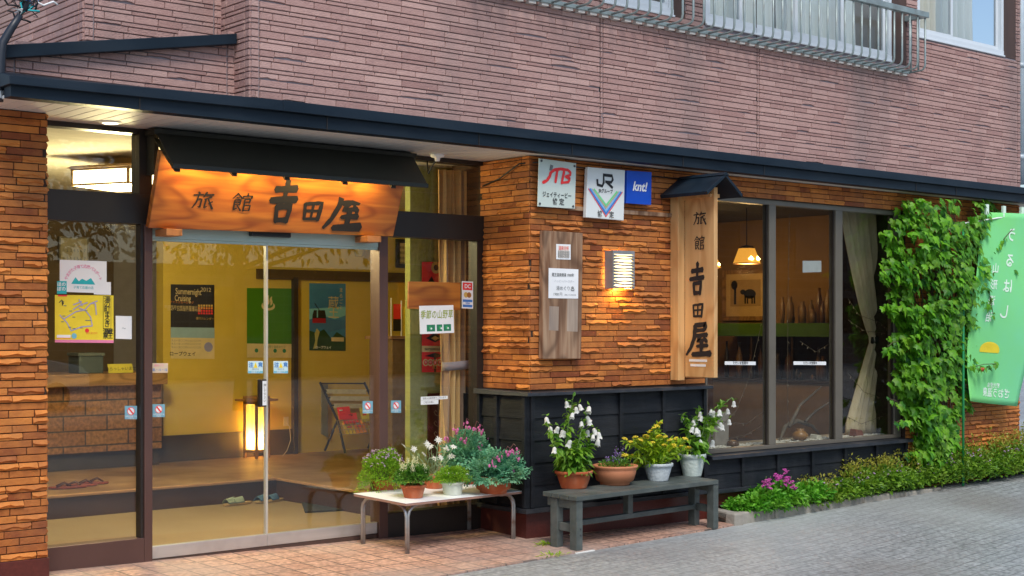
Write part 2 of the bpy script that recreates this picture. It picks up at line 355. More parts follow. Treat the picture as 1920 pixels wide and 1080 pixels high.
M_ALU = mat('brushed_aluminium', (.62,.62,.60), (.74,.74,.72), rough=.35, scale=3, metal=.75, stretch=(.3,3,8), dirt=(.45,.42,.40), dscale=7, damt=.35)
M_HEAD = mat('pale_green_header', (.42,.55,.50), (.50,.62,.57), rough=.35, scale=2, metal=.2)
M_WINFR = mat('grey_window_frame', (.17,.15,.12), (.22,.195,.155), rough=.4, metal=.35, scale=3)
M_SILV = mat('silver_frame', (.68,.74,.78), (.76,.81,.84), rough=.35, metal=.1, scale=2)
M_RAIL = mat('grey_painted_steel', (.26,.33,.33), (.36,.43,.42), rough=.4, metal=.3, scale=6, dirt=(.16,.15,.13), dscale=9, damt=.5)
M_DBROWN = mat('dark_brown_jamb', (.060,.035,.028), (.10,.055,.04), rough=.6, scale=3, stretch=(3,3,.5))
GL_DOOR = glass('door_glass', (.98,.99,.98), .055, ripple=.012)
GL_SHOP = glass('shop_glass', (.92,.94,.92), .05, ripple=.012)
GL_UP = glass('upstairs_glass', (.97,.99,1), .025, ripple=.02)

def bricks(b, p0, u, nrm, L, z0, z1, ch=.0462, lr=(.10,.34), prot=.42, gap=.0055, skip=None, dmax=.024, first=0):
    u = Vector((*u, 0)); nr = Vector((*nrm, 0)); p0 = Vector((*p0, 0)); k = 0; z = z0
    while z < z1-.012:
        h = min(ch, z1-z); s = -random.uniform(0, .25)
        while s < L:
            l = random.uniform(*lr); a, e = max(s, 0), min(s+l, L); s += l
            if e-a < .03: continue
            zz0, zz1 = z+gap*.5, z+h-gap*.5; t = min(1, max(0, random.gauss(.5, .25)))
            pr = random.random()
            wob = random.uniform(-.0025, .0025)
            if pr < prot:       # split-faced brick standing proud, rough wavy nose
                ns = max(2, int((e-a)/.028)); d = random.uniform(.012, dmax)
                ph = random.uniform(0, 6); vs = []
                for i in range(ns+1):
                    q = p0 + u*(a+gap/2 + (e-a-gap)*i/ns); endf = .75 if i in (0, ns) else 1
                    dt = (d + random.uniform(-.003, .004))*endf; db = (d*random.uniform(.1, .55))*endf
                    hb = zz1-zz0; zm = zz0 + hb*(.40 + .13*sin(ph + i*1.3) + random.uniform(-.08, .08)) + wob
                    for dd, zq in ((-.01, zz1), (dt*.22, zz1-.001), (dt, zm), (dt*.35, zm-hb*.20), (min(db, .006), zz0)): vs.append(q + nr*dd + Vector((0, 0, zq)))
                fs = []
                for i in range(ns):
                    for j in range(4): fs.append((i*5+j, (i+1)*5+j, (i+1)*5+j+1, i*5+j+1))
                fs += [(4,3,2,1,0), tuple(ns*5+j for j in range(5))]
                b.add(vs, fs, min(1, t+.28))
            else:               # plain smooth brick
                d = random.uniform(0, .006); A = p0+u*(a+gap/2); B = p0+u*(e-gap/2)
                c = .0025
                ring = lambda dd, ins: [A+u*ins+nr*dd+Vector((0,0,zz0+ins)), B-u*ins+nr*dd+Vector((0,0,zz0+ins)), B-u*ins+nr*dd+Vector((0,0,zz1-ins)), A+u*ins+nr*dd+Vector((0,0,zz1-ins))]
                v = ring(-.01, 0) + ring(d, 0) + ring(d+c, c)
                b.add(v, [(i, (i+1) % 4, 4+(i+1) % 4, 4+i) for i in range(4)] + [(4+i, 4+(i+1) % 4, 8+(i+1) % 4, 8+i) for i in range(4)] + [(8,9,10,11)], t)
        z += h; k += 1

SOFZ = 2.92
# --- left pier
PLx = 3.525
b = MB(); bricks(b, (2.4, -.30), (1, 0), (0, -1), PLx-2.4, .15, SOFZ-.003, prot=.42, dmax=.027); bricks(b, (PLx, -.30), (0, 1), (1, 0), .32, .15, SOFZ-.003, prot=.5)
pl = b.build('brick_pier', M_BRICK, INN)
bx('core', M_MORT, pl, (2.4, -.297, .15), (PLx-.003, .3, SOFZ-.002))
bx('plinth', M_MAROON, INN, (2.38, -.31, -.08), (PLx+.012, .3, .149), .004)
# --- corner pier (left return and front), band over the shop window and the wall beyond it
PX, PY = 7.265, -.59
b = MB()
bricks(b, (PX, 0.02), (0, -1), (-1, 0), .61, 1.09, SOFZ-.003, prot=.40)
bricks(b, (PX, PY), (1, 0), (0, -1), 9.30-PX, 1.09, SOFZ-.003, prot=.34)
cp = b.build('brick_pier', M_BRICK, INN)
bx('core', M_MORT, cp, (PX+.003, PY+.003, .2), (9.295, .4, SOFZ-.002))
b = MB(); bricks(b, (9.30, PY), (1, 0), (0, -1), 12.27-9.30, 2.742, SOFZ-.003, prot=.25)
bd = b.build('brick_band', M_BRICK, INN)
bx('core', M_MORT, bd, (9.295, PY+.003, 2.742), (12.27, -.1, SOFZ-.002))
b = MB(); bricks(b, (12.27, PY), (1, 0), (0, -1), 14.42-12.27, -.25, SOFZ-.003, prot=.34); bricks(b, (14.42, PY), (0, 1), (1, 0), .5, -.25, SOFZ-.003, prot=.3)
wr = b.build('brick_wall', M_BRICK, INN)
bx('core', M_MORT, wr, (12.27, PY+.003, -.3), (14.417, .3, SOFZ-.002))
# --- black clapboard base of the pier
def clap(name, x0, x1, y, z0, z1, nb, battens, bw=.035, face='F'):
    """overlapping boards with battens; face F looks to -y, L looks to -x (x0, x1 are then y values)"""
    b = MB(); hh = (z1-z0)/nb
    for k in range(nb):
        a, e = z0+k*hh, z0+(k+1)*hh
        o0, o1 = (.016, .004)
        if face == 'F': P = [(x0,y-o0,a),(x1,y-o0,a),(x1,y+.02,a),(x0,y+.02,a),(x0,y-o1,e-.001),(x1,y-o1,e-.001),(x1,y+.02,e-.001),(x0,y+.02,e-.001)]
        else: P = [(y-o0,x1,a),(y-o0,x0,a),(y+.02,x0,a),(y+.02,x1,a),(y-o1,x1,e-.001),(y-o1,x0,e-.001),(y+.02,x0,e-.001),(y+.02,x1,e-.001)]
        b.hexa(P, random.random())
    o = b.build(name, M_BLK, INN)
    for c in battens:
        if face == 'F': bx('batten', M_BLK, o, (c-bw/2, y-.034, z0), (c+bw/2, y+.01, z1-.001), .003)
        else: bx('batten', M_BLK, o, (y-.034, c-bw/2, z0), (y+.01, c+bw/2, z1-.001), .003)
    return o
BX1 = 9.27
fb = yx
clap('clapboard_base', PX-.02, BX1, -.593, .175, 1.045, 5, [PX-.02+.02, Y(1168,800,-.64).x, Y(1248,800,-.64).x, BX1-.02])
cl = clap('clapboard_base', -.608, -.01, PX-.035, .175, 1.045, 5, [-.588, X(930,780,PX-.06).y, -.03], face='L')
bx('core', M_BLK, cl, (PX-.015, -.575, .17), (BX1-.004, .3, 1.04))
b = MB(); b.hexa([(PX-.095,-.675,1.047),(BX1+.03,-.675,1.047),(BX1+.03,.0,1.047),(PX-.095,.0,1.047),(PX-.09,-.67,1.075),(BX1+.03,-.67,1.075),(BX1+.03,.0,1.088),(PX-.09,.0,1.088)])
b.build('cap', M_CAP, INN, .004)
b = MB(); b.box((PX-.085, -.645, .137), (BX1, -.55, .172)); b.box((PX-.085, -.5501, .137), (PX+.1, -.01, .172)); b.box((BX1, -.645, .137-.012), (12.27, -.55, .160))
b.build('bottom_ledge', M_CAP, INN, .003)
b = MB(); b.box((PX-.03, -.58, -.25), (12.27, -.4, .136)); b.box((PX-.03, -.3999, -.2), (PX+.2, -.01, .136)); b.build('plinth', M_MAROON, INN)
# --- base under the shop window
WX0, WX1 = 9.30, 12.25
SILL = .468
clap('clapboard_base', BX1+.002, 12.27, -.59, .162, SILL-.045, 2, [Y(q,870,-.64).x for q in (1397,1463,1528,1589,1648)] + [12.25])
bx('core', M_BLK, INN.children[-1] if False else cl, (BX1, -.575, .15), (12.26, -.3, SILL-.046))
b = MB(); b.hexa([(BX1+.031,-.665,SILL-.043),(12.30,-.665,SILL-.043),(12.30,-.5,SILL-.043),(BX1+.031,-.5,SILL-.043),(BX1+.031,-.66,SILL-.012),(12.30,-.66,SILL-.012),(12.30,-.5,SILL),(BX1+.031,-.5,SILL)])
b.build('window_sill', M_CAP, INN, .003)
# --- shop window
WY = -.53
b = MB()
mull = [(WX0, WX0+.05)] + [(Y(a,600,WY-.03).x, Y(c,600,WY-.03).x) for a, c in ((1442.5,1455),(1567,1580),(1677,1689))]
for a, c in mull: b.box((a, WY-.03, SILL+.035), (c, WY+.05, 2.695))
b.box((WX0, WY-.032, SILL), (mull[-1][1], WY+.05, SILL+.035)); b.box((WX0, WY-.032, 2.695), (mull[-1][1], WY+.05, 2.742))
sw = b.build('shop_window', M_WINFR, INN, .003)
for i in range(3):
    a, c = mull[i][1], mull[i+1][0]
    bx('pane', GL_SHOP, sw, (a+.002, WY+.004, SILL+.037), (c-.002, WY+.010, 2.694))
    s = MB(); s.box((c-.018, WY-.012, SILL+.037), (c-.001, WY+.0035, 2.694)); s.box((a+.001, WY-.012, SILL+.037), (a+.016, WY+.0035, 2.694)); s.build('inner_sash', M_DARKFR, sw)
# --- canopy: fascia, lip and soffit
cx0, cx1 = 3.085, 14.75
b = MB(); b.box((cx0+.02, -.805, SOFZ), (cx1, -.70, 3.005)); 
fa = b.build('canopy', M_FASCIA, INN, .002)
b = MB(); xk = 4.9; b.hexa([(cx0,-.84,2.985),(xk,-.84,3.006),(xk,-.60,3.006),(cx0,-.60,2.985),(cx0,-.835,3.036),(xk,-.835,3.077),(xk,-.60,3.112),(cx0,-.60,3.09)]); b.hexa([(xk+.001,-.84,3.006),(cx1,-.84,3.006),(cx1,-.60,3.006),(xk+.001,-.60,3.006),(xk+.001,-.835,3.077),(cx1,-.835,3.077),(cx1,-.60,3.112),(xk+.001,-.60,3.112)])
b.build('fascia_lip', M_FASCIA, fa, .003)
for q in (268, 905, 1288, 1440, 1080, 1725, 1800, 620):   # sheet joints
    x = Y(q, 250, -.85).x; bx('sheet_joint', M_DARKFR, fa, (x-.004, -.8085, SOFZ-.001), (x+.004, -.804, 3.004))
b = MB(); x = cx0+.02
while x < cx1:
    b.box((x, -.70, SOFZ), (min(x+.095, cx1), .30, SOFZ+.02), random.random()); x += .1
b.build('soffit', M_SOFF, fa, .003)
bx('soffit_backing', M_DARKFR, fa, (cx0+.02, -.69, SOFZ+.021), (cx1, .3, SOFZ+.03))
# --- upper wall of pinkish ceramic siding
UY = -.72
UX0 = Y(470, 100, UY).x; UX1 = Y(1912, 100, UY).x; UTOP = 5.25
AY, BY = UY+.21, UY+.39
wins = []   # x0, x1, z bottom
zr = Y(1881,104,UY).z; wins.append((Y(1719,60,UY).x, Y(1904,104,UY).x, zr))
zm = Y(1665,113,UY).z; wins.append((Y(1318,60,UY).x, Y(1699,104,UY).x, zm))
wins.append((Y(1130,0,UY).x, Y(1284,30,UY).x, zm+.01))
joints = [Y(1124,300,UY).x, Y(1418,400,UY).x]
def siding(b, p0, u, nrm, L, z0, z1, clip=None, opens=(), vj=(), cornerw=0):
    u = Vector((*u, 0)); nr = Vector((*nrm, 0)); p0 = Vector((*p0, 0)); z = z0; k = 0
    pat = [.050,.028,.050,.044,.028,.050,.028,.044]
    while z < z1:
        h = pat[k % len(pat)]; k += 1; s = -random.uniform(0, .2)
        while s < L:
            l = random.uniform(.16, .34) if h > .035 else random.uniform(.12, .26); a, e = max(0, s), min(L, s+l); s += l
            segs = [(a, e)]
            for j in list(vj) + ([cornerw, L-cornerw] if cornerw else []):
                segs = [q for A, B in segs for q in ([(A, j-.003), (j+.003, B)] if A < j < B else [(A, B)])]
            for (o0, o1, oz) in opens:
                if z+h > oz:
                    segs = [q for A, B in segs for q in ([(A, min(B, o0)), (max(A, o1), B)] if (A < o1 and B > o0) else [(A, B)])]
            for A, B in segs:
                if B-A < .012: continue
                if clip:
                    zt = clip((A+B)/2)
                    if z+h > zt: continue
                g = .0072; c = .003; d = .0095 + random.uniform(0, .003); ta = min(1, max(0, random.gauss(.5, .22)))
                wave = random.random() < .055 and (B-A) > .1
                n = 5 if wave else 1; vs = []; 
                lo = [random.uniform(.12, .30)*h*(.3+.7*sin(pi*(i+.5)/(n+1))) if wave else 0 for i in range(n+1)]
                for i in range(n+1):
                    q = p0 + u*(A+.0016+(B-A-.0032)*i/n); zi0 = z+g/2+lo[i]; zi1 = z+h-g/2
                    ins = c if i == 0 else (-c if i == n else 0)
                    for dd, zz, ii in ((-.003, zi1, 0), (d-.003, zi1, 0), (d, zi1-c*.6, ins), (d, zi0+c*.6, ins), (d-.003, zi0, 0), (-.004, zi0, 0)):
                        vs.append(q + u*ii + nr*dd + Vector((0, 0, zz)))
                fs = [(i*6+j, (i+1)*6+j, (i+1)*6+j+1, i*6+j+1) for i in range(n) for j in range(5)]
                fs += [(5,4,3,2,1,0), tuple(n*6+j for j in range(6))]
                b.add(vs, fs, ta)
        z += h
b = MB()
siding(b, (UX0, UY), (1, 0), (0, -1), UX1-UX0, 3.09, UTOP, opens=[(a-UX0, c-UX0, z) for a, c, z in wins], vj=[j-UX0 for j in joints] + [j-UX0+.03 for j in joints], cornerw=.06)
siding(b, (UX0, BY), (0, -1), (-1, 0), BY-UY, 3.09, 4.2, cornerw=.06)
up = b.build('upper_wall', M_SID, INN)
b = MB()
for a, c, z0 in [(UX0+.002, wins[2][0], 3.0), (wins[2][0], wins[2][1], 3.0), (wins[2][1], wins[1][0], 3.0), (wins[1][0], wins[1][1], 3.0), (wins[1][1], wins[0][0], 3.0), (wins[0][0], wins[0][1], 3.0), (wins[0][1], UX1-.002, 3.0)]:
    top = {wins[0][0]: zr, wins[1][0]: zm, wins[2][0]: zm+.01}.get(a, 6.4)
    b.box((a, UY+.002, z0), (c, UY+.12, top))
b.build('wall_core', M_SIDJ, up)
for j in joints: bx('expansion_joint', M_DARKFR, up, (j-.003, UY-.004, 3.09), (j+.002, UY+.001, 4.8))
# lower left wing with its raking coping, and the recessed wall above it
AX0 = Y(8, 120, AY).x; BX0 = Y(158, 50, BY).x
r0, r1 = Y(6, 96, AY), Y(441, 72, AY)
rake = lambda x: r0.z + (r1.z-r0.z)*(x-r0.x)/(r1.x-r0.x)
b = MB(); siding(b, (AX0, AY), (1, 0), (0, -1), UX0-AX0, 3.06, 4.2, clip=lambda s: rake(AX0+s)+.05, cornerw=.06)
siding(b, (AX0, .6), (0, -1), (-1, 0), .6-AY, 3.06, rake(AX0)+.05)
wa = b.build('wing_wall', M_SID, INN)
b = MB(); b.prism([(AX0+.002, AY+.002, 2.96), (UX0+.1, AY+.002, 2.96), (UX0+.1, AY+.002, rake(UX0+.1)), (AX0+.002, AY+.002, rake(AX0))], (0, .9, 0)); b.build('wall_core', M_SIDJ, wa)
b = MB(); siding(b, (BX0, BY), (1, 0), (0, -1), UX0-BX0, 3.35, 4.4, cornerw=.06); siding(b, (BX0, 4.0), (0, -1), (-1, 0), 4.0-BY, 3.2, 4.9, cornerw=.06)
wb = b.build('recessed_wall', M_SID, INN)
bx('wall_core', M_SIDJ, wb, (BX0+.002, BY+.002, 3.2), (UX0+.3, 3.98, 6.4))
b = MB(); p0, p1 = Y(-8, 97, AY-.05), Y(441, 73, AY-.05); hgt = .072
b.prism([(p0.x, AY-.075, p0.z-hgt*.6), (p1.x, AY-.075, p1.z-hgt*.5), (p1.x, AY-.075, p1.z+hgt*.45), (p0.x, AY-.075, p0.z+hgt*.5)], (0, BY-AY+.09, 0))
b.build('raking_coping', M_FASCIA, INN, .004)
# building mass behind
M_PLAIN = mat('plain_render', (.35,.30,.27), (.42,.36,.33), rough=.9)
b = MB(); b.box((UX0+.3, UY+1.4, 3.1), (UX1-.01, 8, 6.4)); b.box((3.3, 6.3, -.2), (14.4, 8, 3.1)); b.build('rear_block', M_PLAIN, INN)
# --- upstairs windows
def upwin(x0, x1, z0, splits, jl=.0, jr=.09, sill=True, fr=.045):
    zt = UTOP+.6
    b = MB(); xa, xb = x0+jl, x1-jr
    b.box((xa, UY-.004, z0), (xb, UY+.09, z0+.05)); b.box((xa-.0, UY-.02, z0-.018), (xb, UY+.04, z0-.0005))
    b.box((xa, UY+.0, z0+.05), (xa+fr, UY+.09, zt)); b.box((xb-fr, UY+.0, z0+.05), (xb, UY+.09, zt))
    o = b.build('window', M_SILV, INN, .003)
    ps = [xa+fr] + splits + [xb-fr]
    for i in range(len(ps)-1):
        yy = UY+.03 + .022*(i % 2)
        s = MB(); a, c = ps[i]+.001, ps[i+1]-.001
        if i: a -= .03
        s.box((a, yy-.012, z0+.051), (c, yy+.008, z0+.095)); s.box((a, yy-.012, z0+.0951), (a+.038, yy+.008, zt)); s.box((c-.038, yy-.012, z0+.0951), (c, yy+.008, zt))
        s.build('sash', M_SILV, o, .002)
        bx('pane', GL_UP, o, (a+.039, yy-.004, z0+.096), (c-.039, yy+.001, zt))
    if jr: bx('jamb_panel', M_DBROWN, o, (x1-jr+.001, UY-.004, z0-.015), (x1-.003, UY+.12, zt), .003)
    if jl: bx('jamb_panel', M_DBROWN, o, (x0+.003, UY-.004, z0-.015), (x0+jl-.001, UY+.12, zt), .003)
    return o
upwin(*wins[0], [Y(1790,60,UY).x], jr=wins[0][1]-Y(1882,100,UY).x)
upwin(*wins[1], [Y(1395,50,UY).x, Y(1498,60,UY).x, Y(1585,60,UY).x], jl=.03, jr=wins[1][1]-Y(1672,100,UY).x)
upwin(*wins[2], [], jr=wins[2][1]-Y(1263,25,UY).x)
bx('room_back', mat('room_dim', (.25,.24,.22), rough=.9), INN, (UX0+.3, UY+1.0, 3.2), (UX1-.1, UY+1.05, 6.3))
# --- balcony railing with bent bars
RY = -.955
rz0 = Y(1733, 131, RY).z
rt_ = Y(1738, 36, RY)
xr1 = Y(1736, 80, RY).x; xr0 = Y(985, 0, RY).x-.4
topz = Y(1738, 33, RY).z
b = MB(); b.box((xr0, RY-.02, topz-.005), (xr1+.03, RY+.035, topz+.05)); b.box((xr1-.02, RY+.0351, topz-.005), (xr1+.03, UY+.02, topz+.05)); b.box((xr0, UY-.06, rz0-.015), (xr1, UY-.035, rz0+.02))
rl = b.build('balcony_railing', M_RAIL, INN, .004)
x = xr1-.012; i = 0
proto = None
while x > xr0:
    if proto is None:
        t = MB(); t.tube([(x, RY, topz-.01), (x, RY, rz0+.055), (x, RY+.008, rz0+.026), (x, RY+.028, rz0+.007), (x, RY+.06, rz0), (x, UY-.015, rz0-.004)], .0095, 8)
        proto = t.build('baluster', M_RAIL, rl, smooth=True); bxx = x
    else:
        q = proto.copy(); COL.objects.link(q); q.location.x = x-bxx
    x -= .128; i += 1
for k in (1, 2):   # side bars at the end
    t = MB(); yy = RY + .085*k; t.tube([(xr1, yy, topz-.005), (xr1, yy, rz0+.0)], .0095, 8); t.build('baluster', M_RAIL, rl, smooth=True)
x = xr1-.075
while x > xr0: bx('wall_fixing', M_SOFF, rl, (x-.035, UY-.05, rz0-.035), (x+.035, UY-.004, rz0-.012)); x -= .128
b = MB(); b.tube([(UX1+.05, UY+.02, 3.13), (UX1+.05, UY+.02, 6.4)], .045, 12)
for z in (3.4, 4.4): b.lathe([(.052, z), (.052, z+.05)], (UX1+.05, UY+.02, 0), 12)
b.build('downpipe', mat('pipe_grey', (.42,.50,.55), rough=.4), INN, smooth=True)

# --- glazed entrance
PY0 = 0.0
def fx(px): return Y(px, 600, -.03).x
xP0, xP1 = fx(270.5), fx(285.5)     # post left of the doors
xQ0, xQ1 = fx(711), fx(727)         # post right of the doors
xR = 7.265
zb0, zb1 = Y(180,416,-.03).z, Y(180,359,-.03).z
b = MB()
b.box((xP0, -.035, 0), (xP1, .09, zb0))
en = b.build('entrance_frame', M_BRONZE, INN, .003)
bx('post', M_BRONZE, en, (xQ0, -.035, -.04), (xQ1, .09, zb0), .003)
b = MB(); b.box((PLx-.2, -.03, zb0), (xR, .09, zb1)); b.build('transom_beam', M_DARKFR, en, .003)
b = MB(); b.box((xP0-.035, -.028, zb1), (xP1, .09, SOFZ)); b.box((xQ0, -.028, zb1), (xQ1, .09, SOFZ)); b.box((xR-.07, -.02, -.05), (xR-.002, .09, zb0)); b.box((PLx-.2, -.02, SOFZ-.035), (xP0-.036, .09, SOFZ-.001)); b.box((xQ1, -.02, SOFZ-.035), (xR, .09, SOFZ-.001)); b.box((xP1, -.02, SOFZ-.03), (xQ0, .09, SOFZ-.001)); b.build('upper_post', M_DARKFR, en)
b = MB(); zr0 = Y(180, 1018, -.03).z; b.box((PLx-.2, -.033, -.02), (xP0, .09, zr0)); b.build('bottom_rail', M_BRONZE, en, .003)
b = MB(); zr1 = Y(800, 955, -.03).z; b.box((xQ1, -.033, -.06), (xR-.071, .09, zr1)); b.build('bottom_rail', M_DARKFR, en, .003)
b = MB(); b.box((xP0-.022, -.02, zr0), (xP0-.001, .05, zb0)); b.build('glazing_bead', M_DARKFR, en)
b = MB(); b.box((PLx-.2, .02, zr0), (xP0, .028, zb0)); b.build('pane', GL_DOOR, en)
b = MB(); b.box((PLx-.2, .02, zb1), (xP0-.036, .028, SOFZ-.036)); b.build('pane', GL_DOOR, en)
b = MB(); b.box((xP1, .02, zb1), (xQ0, .028, SOFZ-.031)); b.build('pane', GL_DOOR, en)
b = MB(); b.box((xQ1, .02, zb1), (xR, .028, SOFZ-.036)); b.build('pane', GL_DOOR, en)
b = MB(); b.box((xQ1, .02, zr1), (xR-.071, .028, zb0)); b.build('pane', GL_DOOR, en)
zh = Y(400, 451, -.02).z
bx('header', M_HEAD, en, (xP1, -.02, zh), (xQ0, .05, zb0+.001), .003)
xm = fx(503.5)
def leaf_door(a, c, zt, railmat):
    b = MB(); zbt = Y(400, 1012, -.0).z
    b.box((a, -.012, .012), (c, .03, zbt))
    o = b.build('sliding_door', railmat, INN, .003)
    s = MB(); 
    s.box((c-.007 if a < xm-.2 else a, -.01, zbt), (c if a < xm-.2 else a+.007, .026, zh-.002)); s.build('stile', mat('stile_alu', (.62,.60,.53), rough=.4, metal=.3), o, .002)
    s = MB(); s.box((a, .004, zbt), (c, .012, zh-.002)); s.build('pane', GL_DOOR, o)
    s = MB(); s.box((a, -.012, zh-.018), (c, .03, zh-.001)); s.build('top_rail', M_HEAD, o)
    return o
d1 = leaf_door(xP1+.002, xm-.001, zh, M_ALU)
d2 = leaf_door(xm+.001, xQ0-.002, zh, M_ALU)
p = Y(490, 737, -.03); b = MB(); za, zc = Y(490, 711, -.03).z, Y(490, 763, -.03).z
b.box((p.x-.025, -.052, zc), (p.x+.032, -.013, za)); b.build('handle', M_DARKFR, d1, .006)
b = MB(); b.box((p.x-.004, -.056, zc+.012), (p.x+.028, -.0525, za-.012)); b.build('push_plate', mat('plate_white', (.72,.75,.76), rough=.35), d1)
txt('押\nし\nて\n下\nさ\nい', (p.x+.012, -.0565, (za+zc)/2), .022, mat('ink_black', (.012,.012,.014), rough=.6), d1)
b = MB(); b.box((xP1+.01, -.01, -.02), (xQ0-.01, .04, .009)); b.build('threshold', M_DBROWN, en)
# --- entrance hall
M_YEL = mat('ochre_wall', (.60,.43,.055), (.66,.48,.075), rough=.85, scale=4, bump=.2, bscale=60)
M_HFLOOR = mat('hall_tile', (.16,.082,.036), (.36,.22,.11), rough=.45, scale=2.5, contrast=1.6, dirt=(.22,.13,.07), dscale=4, damt=.6)
M_GENK = mat('entry_floor', (.25,.18,.10), (.33,.245,.145), rough=.4, scale=1.5)
M_RISER = mat('dark_riser', (.045,.018,.016), (.06,.026,.022), rough=.5, scale=4)
M_CTILE = tiles('counter_tile', (.30,.15,.06), (.24,.11,.05), (.05,.04,.035), .44, .145, ms=.008, offset=.5, rough=.35, axes='XZ', bump=.3)
M_SKIRT = mat('dark_skirting', (.03,.022,.02), (.045,.03,.028), rough=.5)
M_CEIL = mat('hall_ceiling', (.62,.58,.48), rough=.9)
FL = .2
stepc = Z(536, 898, FL); SY, SX = 2.40, stepc.x
hx0, hx1 = 2.3, 10.85
bx('entry_floor', M_GENK, INN, (hx0, .09, -.05), (hx1, SY, .004))
b = MB(); b.prism([(hx0, SY, .0), (SX, SY, .0), (SX, .4, .0), (hx1, .4, .0), (hx1, 6.2, .0), (hx0, 6.2, .0)], (0, 0, FL)); b.build('hall_floor', M_HFLOOR, INN)
b = MB(); b.box((hx0, SY-.012, .005), (SX-.012, SY-.0005, FL-.022)); b.box((SX-.012, .39, .005), (SX-.0005, SY, FL-.022)); rs = b.build('step_riser', M_RISER, INN)
b = MB(); b.box((hx0, SY-.03, FL-.022), (SX-.03, SY-.0005, FL+.003)); b.box((SX-.03, .39, FL-.022), (SX-.0005, SY-.0005, FL+.003)); b.build('step_nosing', mat('nosing', (.36,.20,.10), rough=.4), rs, .006)
BW = 4.4
xw0 = Y(306, 700, BW).x
bw = bx('hall_wall', M_YEL, INN, (xw0, BW, FL), (hx1, BW+.15, SOFZ))
b = MB(); b.prism([(9.1,.45,-.1),(9.2,.45,-.1),(11.05,4.55,-.1),(10.93,4.55,-.1)], (0,0,SOFZ+.1)); b.build('hall_wall', M_YEL, INN)
bx('hall_wall', M_YEL, INN, (7.6, .45, .2), (9.1, .55, SOFZ))
bx('skirting', M_SKIRT, bw, (xw0-.3, BW-.03, FL), (Y(549,800,BW).x, BW-.001, Y(400, 812, BW).z))
bx('corner_post', M_SKIRT, bw, (Y(546,700,BW).x, BW-.06, FL), (Y(554,700,BW).x, BW-.001, Y(550,520,BW).z))
bx('beam', mat('beam_brown', (.075,.045,.012), rough=.6), bw, (Y(480,500,BW).x, BW-.05, Y(650,527,BW).z), (hx1, BW-.001, Y(650,509,BW).z))
b = MB(); 
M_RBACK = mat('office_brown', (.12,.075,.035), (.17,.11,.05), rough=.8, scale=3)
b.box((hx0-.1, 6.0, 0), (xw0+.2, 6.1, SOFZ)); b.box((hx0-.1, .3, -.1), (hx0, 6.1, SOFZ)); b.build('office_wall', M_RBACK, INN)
bx('hall_ceiling', M_CEIL, INN, (hx0-.1, .1, SOFZ+.001), (hx1+.1, 6.3, SOFZ+.06))
# reception counter
CY = 4.15; xce = Y(303, 700, CY).x
czt = Y(190, 700, CY).z
cb = MB(); cb.box((hx0, CY, FL+.17), (xce, CY+.5, czt-.12)); rc = cb.build('reception_counter', M_CTILE, INN)
bx('counter_top', wood('counter_wood', (.30,.16,.07), (.40,.23,.10), 0), rc, (hx0, CY-.12, czt-.12), (xce+.01, CY+.6, czt), .01)
bx('counter_toe', M_SKIRT, rc, (hx0, CY+.06, FL), (xce, CY+.5, FL+.169))
# green tiled column inside the sidelight
gx0, gx1 = Y(769,600,.55).x, Y(845,600,.55).x
M_GTILE = tiles('green_tile', (.33,.36,.10), (.38,.41,.12), (.42,.43,.20), .34, .30, ms=.004, rough=.3, axes='XZ', bump=.2, blot=(.42,.40,.12), bscale=1.5, ov=.2)
gc = bx('tiled_column', M_GTILE, INN, (gx0, .55, 0), (gx1+.3, .62, SOFZ))
bx('patterned_panel', mat('dark_red_panel', (.10,.025,.015), (.15,.04,.02), rough=.5, scale=4), gc, (Y(801,790,.55).x, .53, Y(820,860,.55).z), (Y(845,790,.55).x, .549, Y(820,737,.55).z))
b = MB(); px0 = Y(820,790,.53)
for i in range(5):
    for s in (-1, 1):
        c = Y(822, 760+i*20, .528); b.tube([c, c+Vector((s*.03,0,.012)), c+Vector((s*.045,0,.035)), c+Vector((s*.03,0,.05)), c+Vector((s*.018,0,.036))], .0035, 5)
b.tube([Y(822,745,.528), Y(822,855,.528)], .004, 5)
b.build('scroll_pattern', mat('pattern_tan', (.32,.20,.10), rough=.6), gc)
# --- room behind the shop window
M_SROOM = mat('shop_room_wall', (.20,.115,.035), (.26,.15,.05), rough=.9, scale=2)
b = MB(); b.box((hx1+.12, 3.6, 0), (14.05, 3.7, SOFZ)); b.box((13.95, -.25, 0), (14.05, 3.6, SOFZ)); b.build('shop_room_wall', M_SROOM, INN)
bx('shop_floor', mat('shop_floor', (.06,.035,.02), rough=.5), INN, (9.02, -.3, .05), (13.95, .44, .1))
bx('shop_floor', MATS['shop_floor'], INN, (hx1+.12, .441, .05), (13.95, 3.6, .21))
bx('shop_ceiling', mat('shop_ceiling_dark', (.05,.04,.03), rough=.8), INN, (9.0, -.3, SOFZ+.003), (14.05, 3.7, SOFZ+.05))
bx('display_ledge', mat('ledge_sand', (.30,.24,.16), rough=.9), INN, (9.3, -.47, SILL-.04), (12.25, .0, SILL+.02))
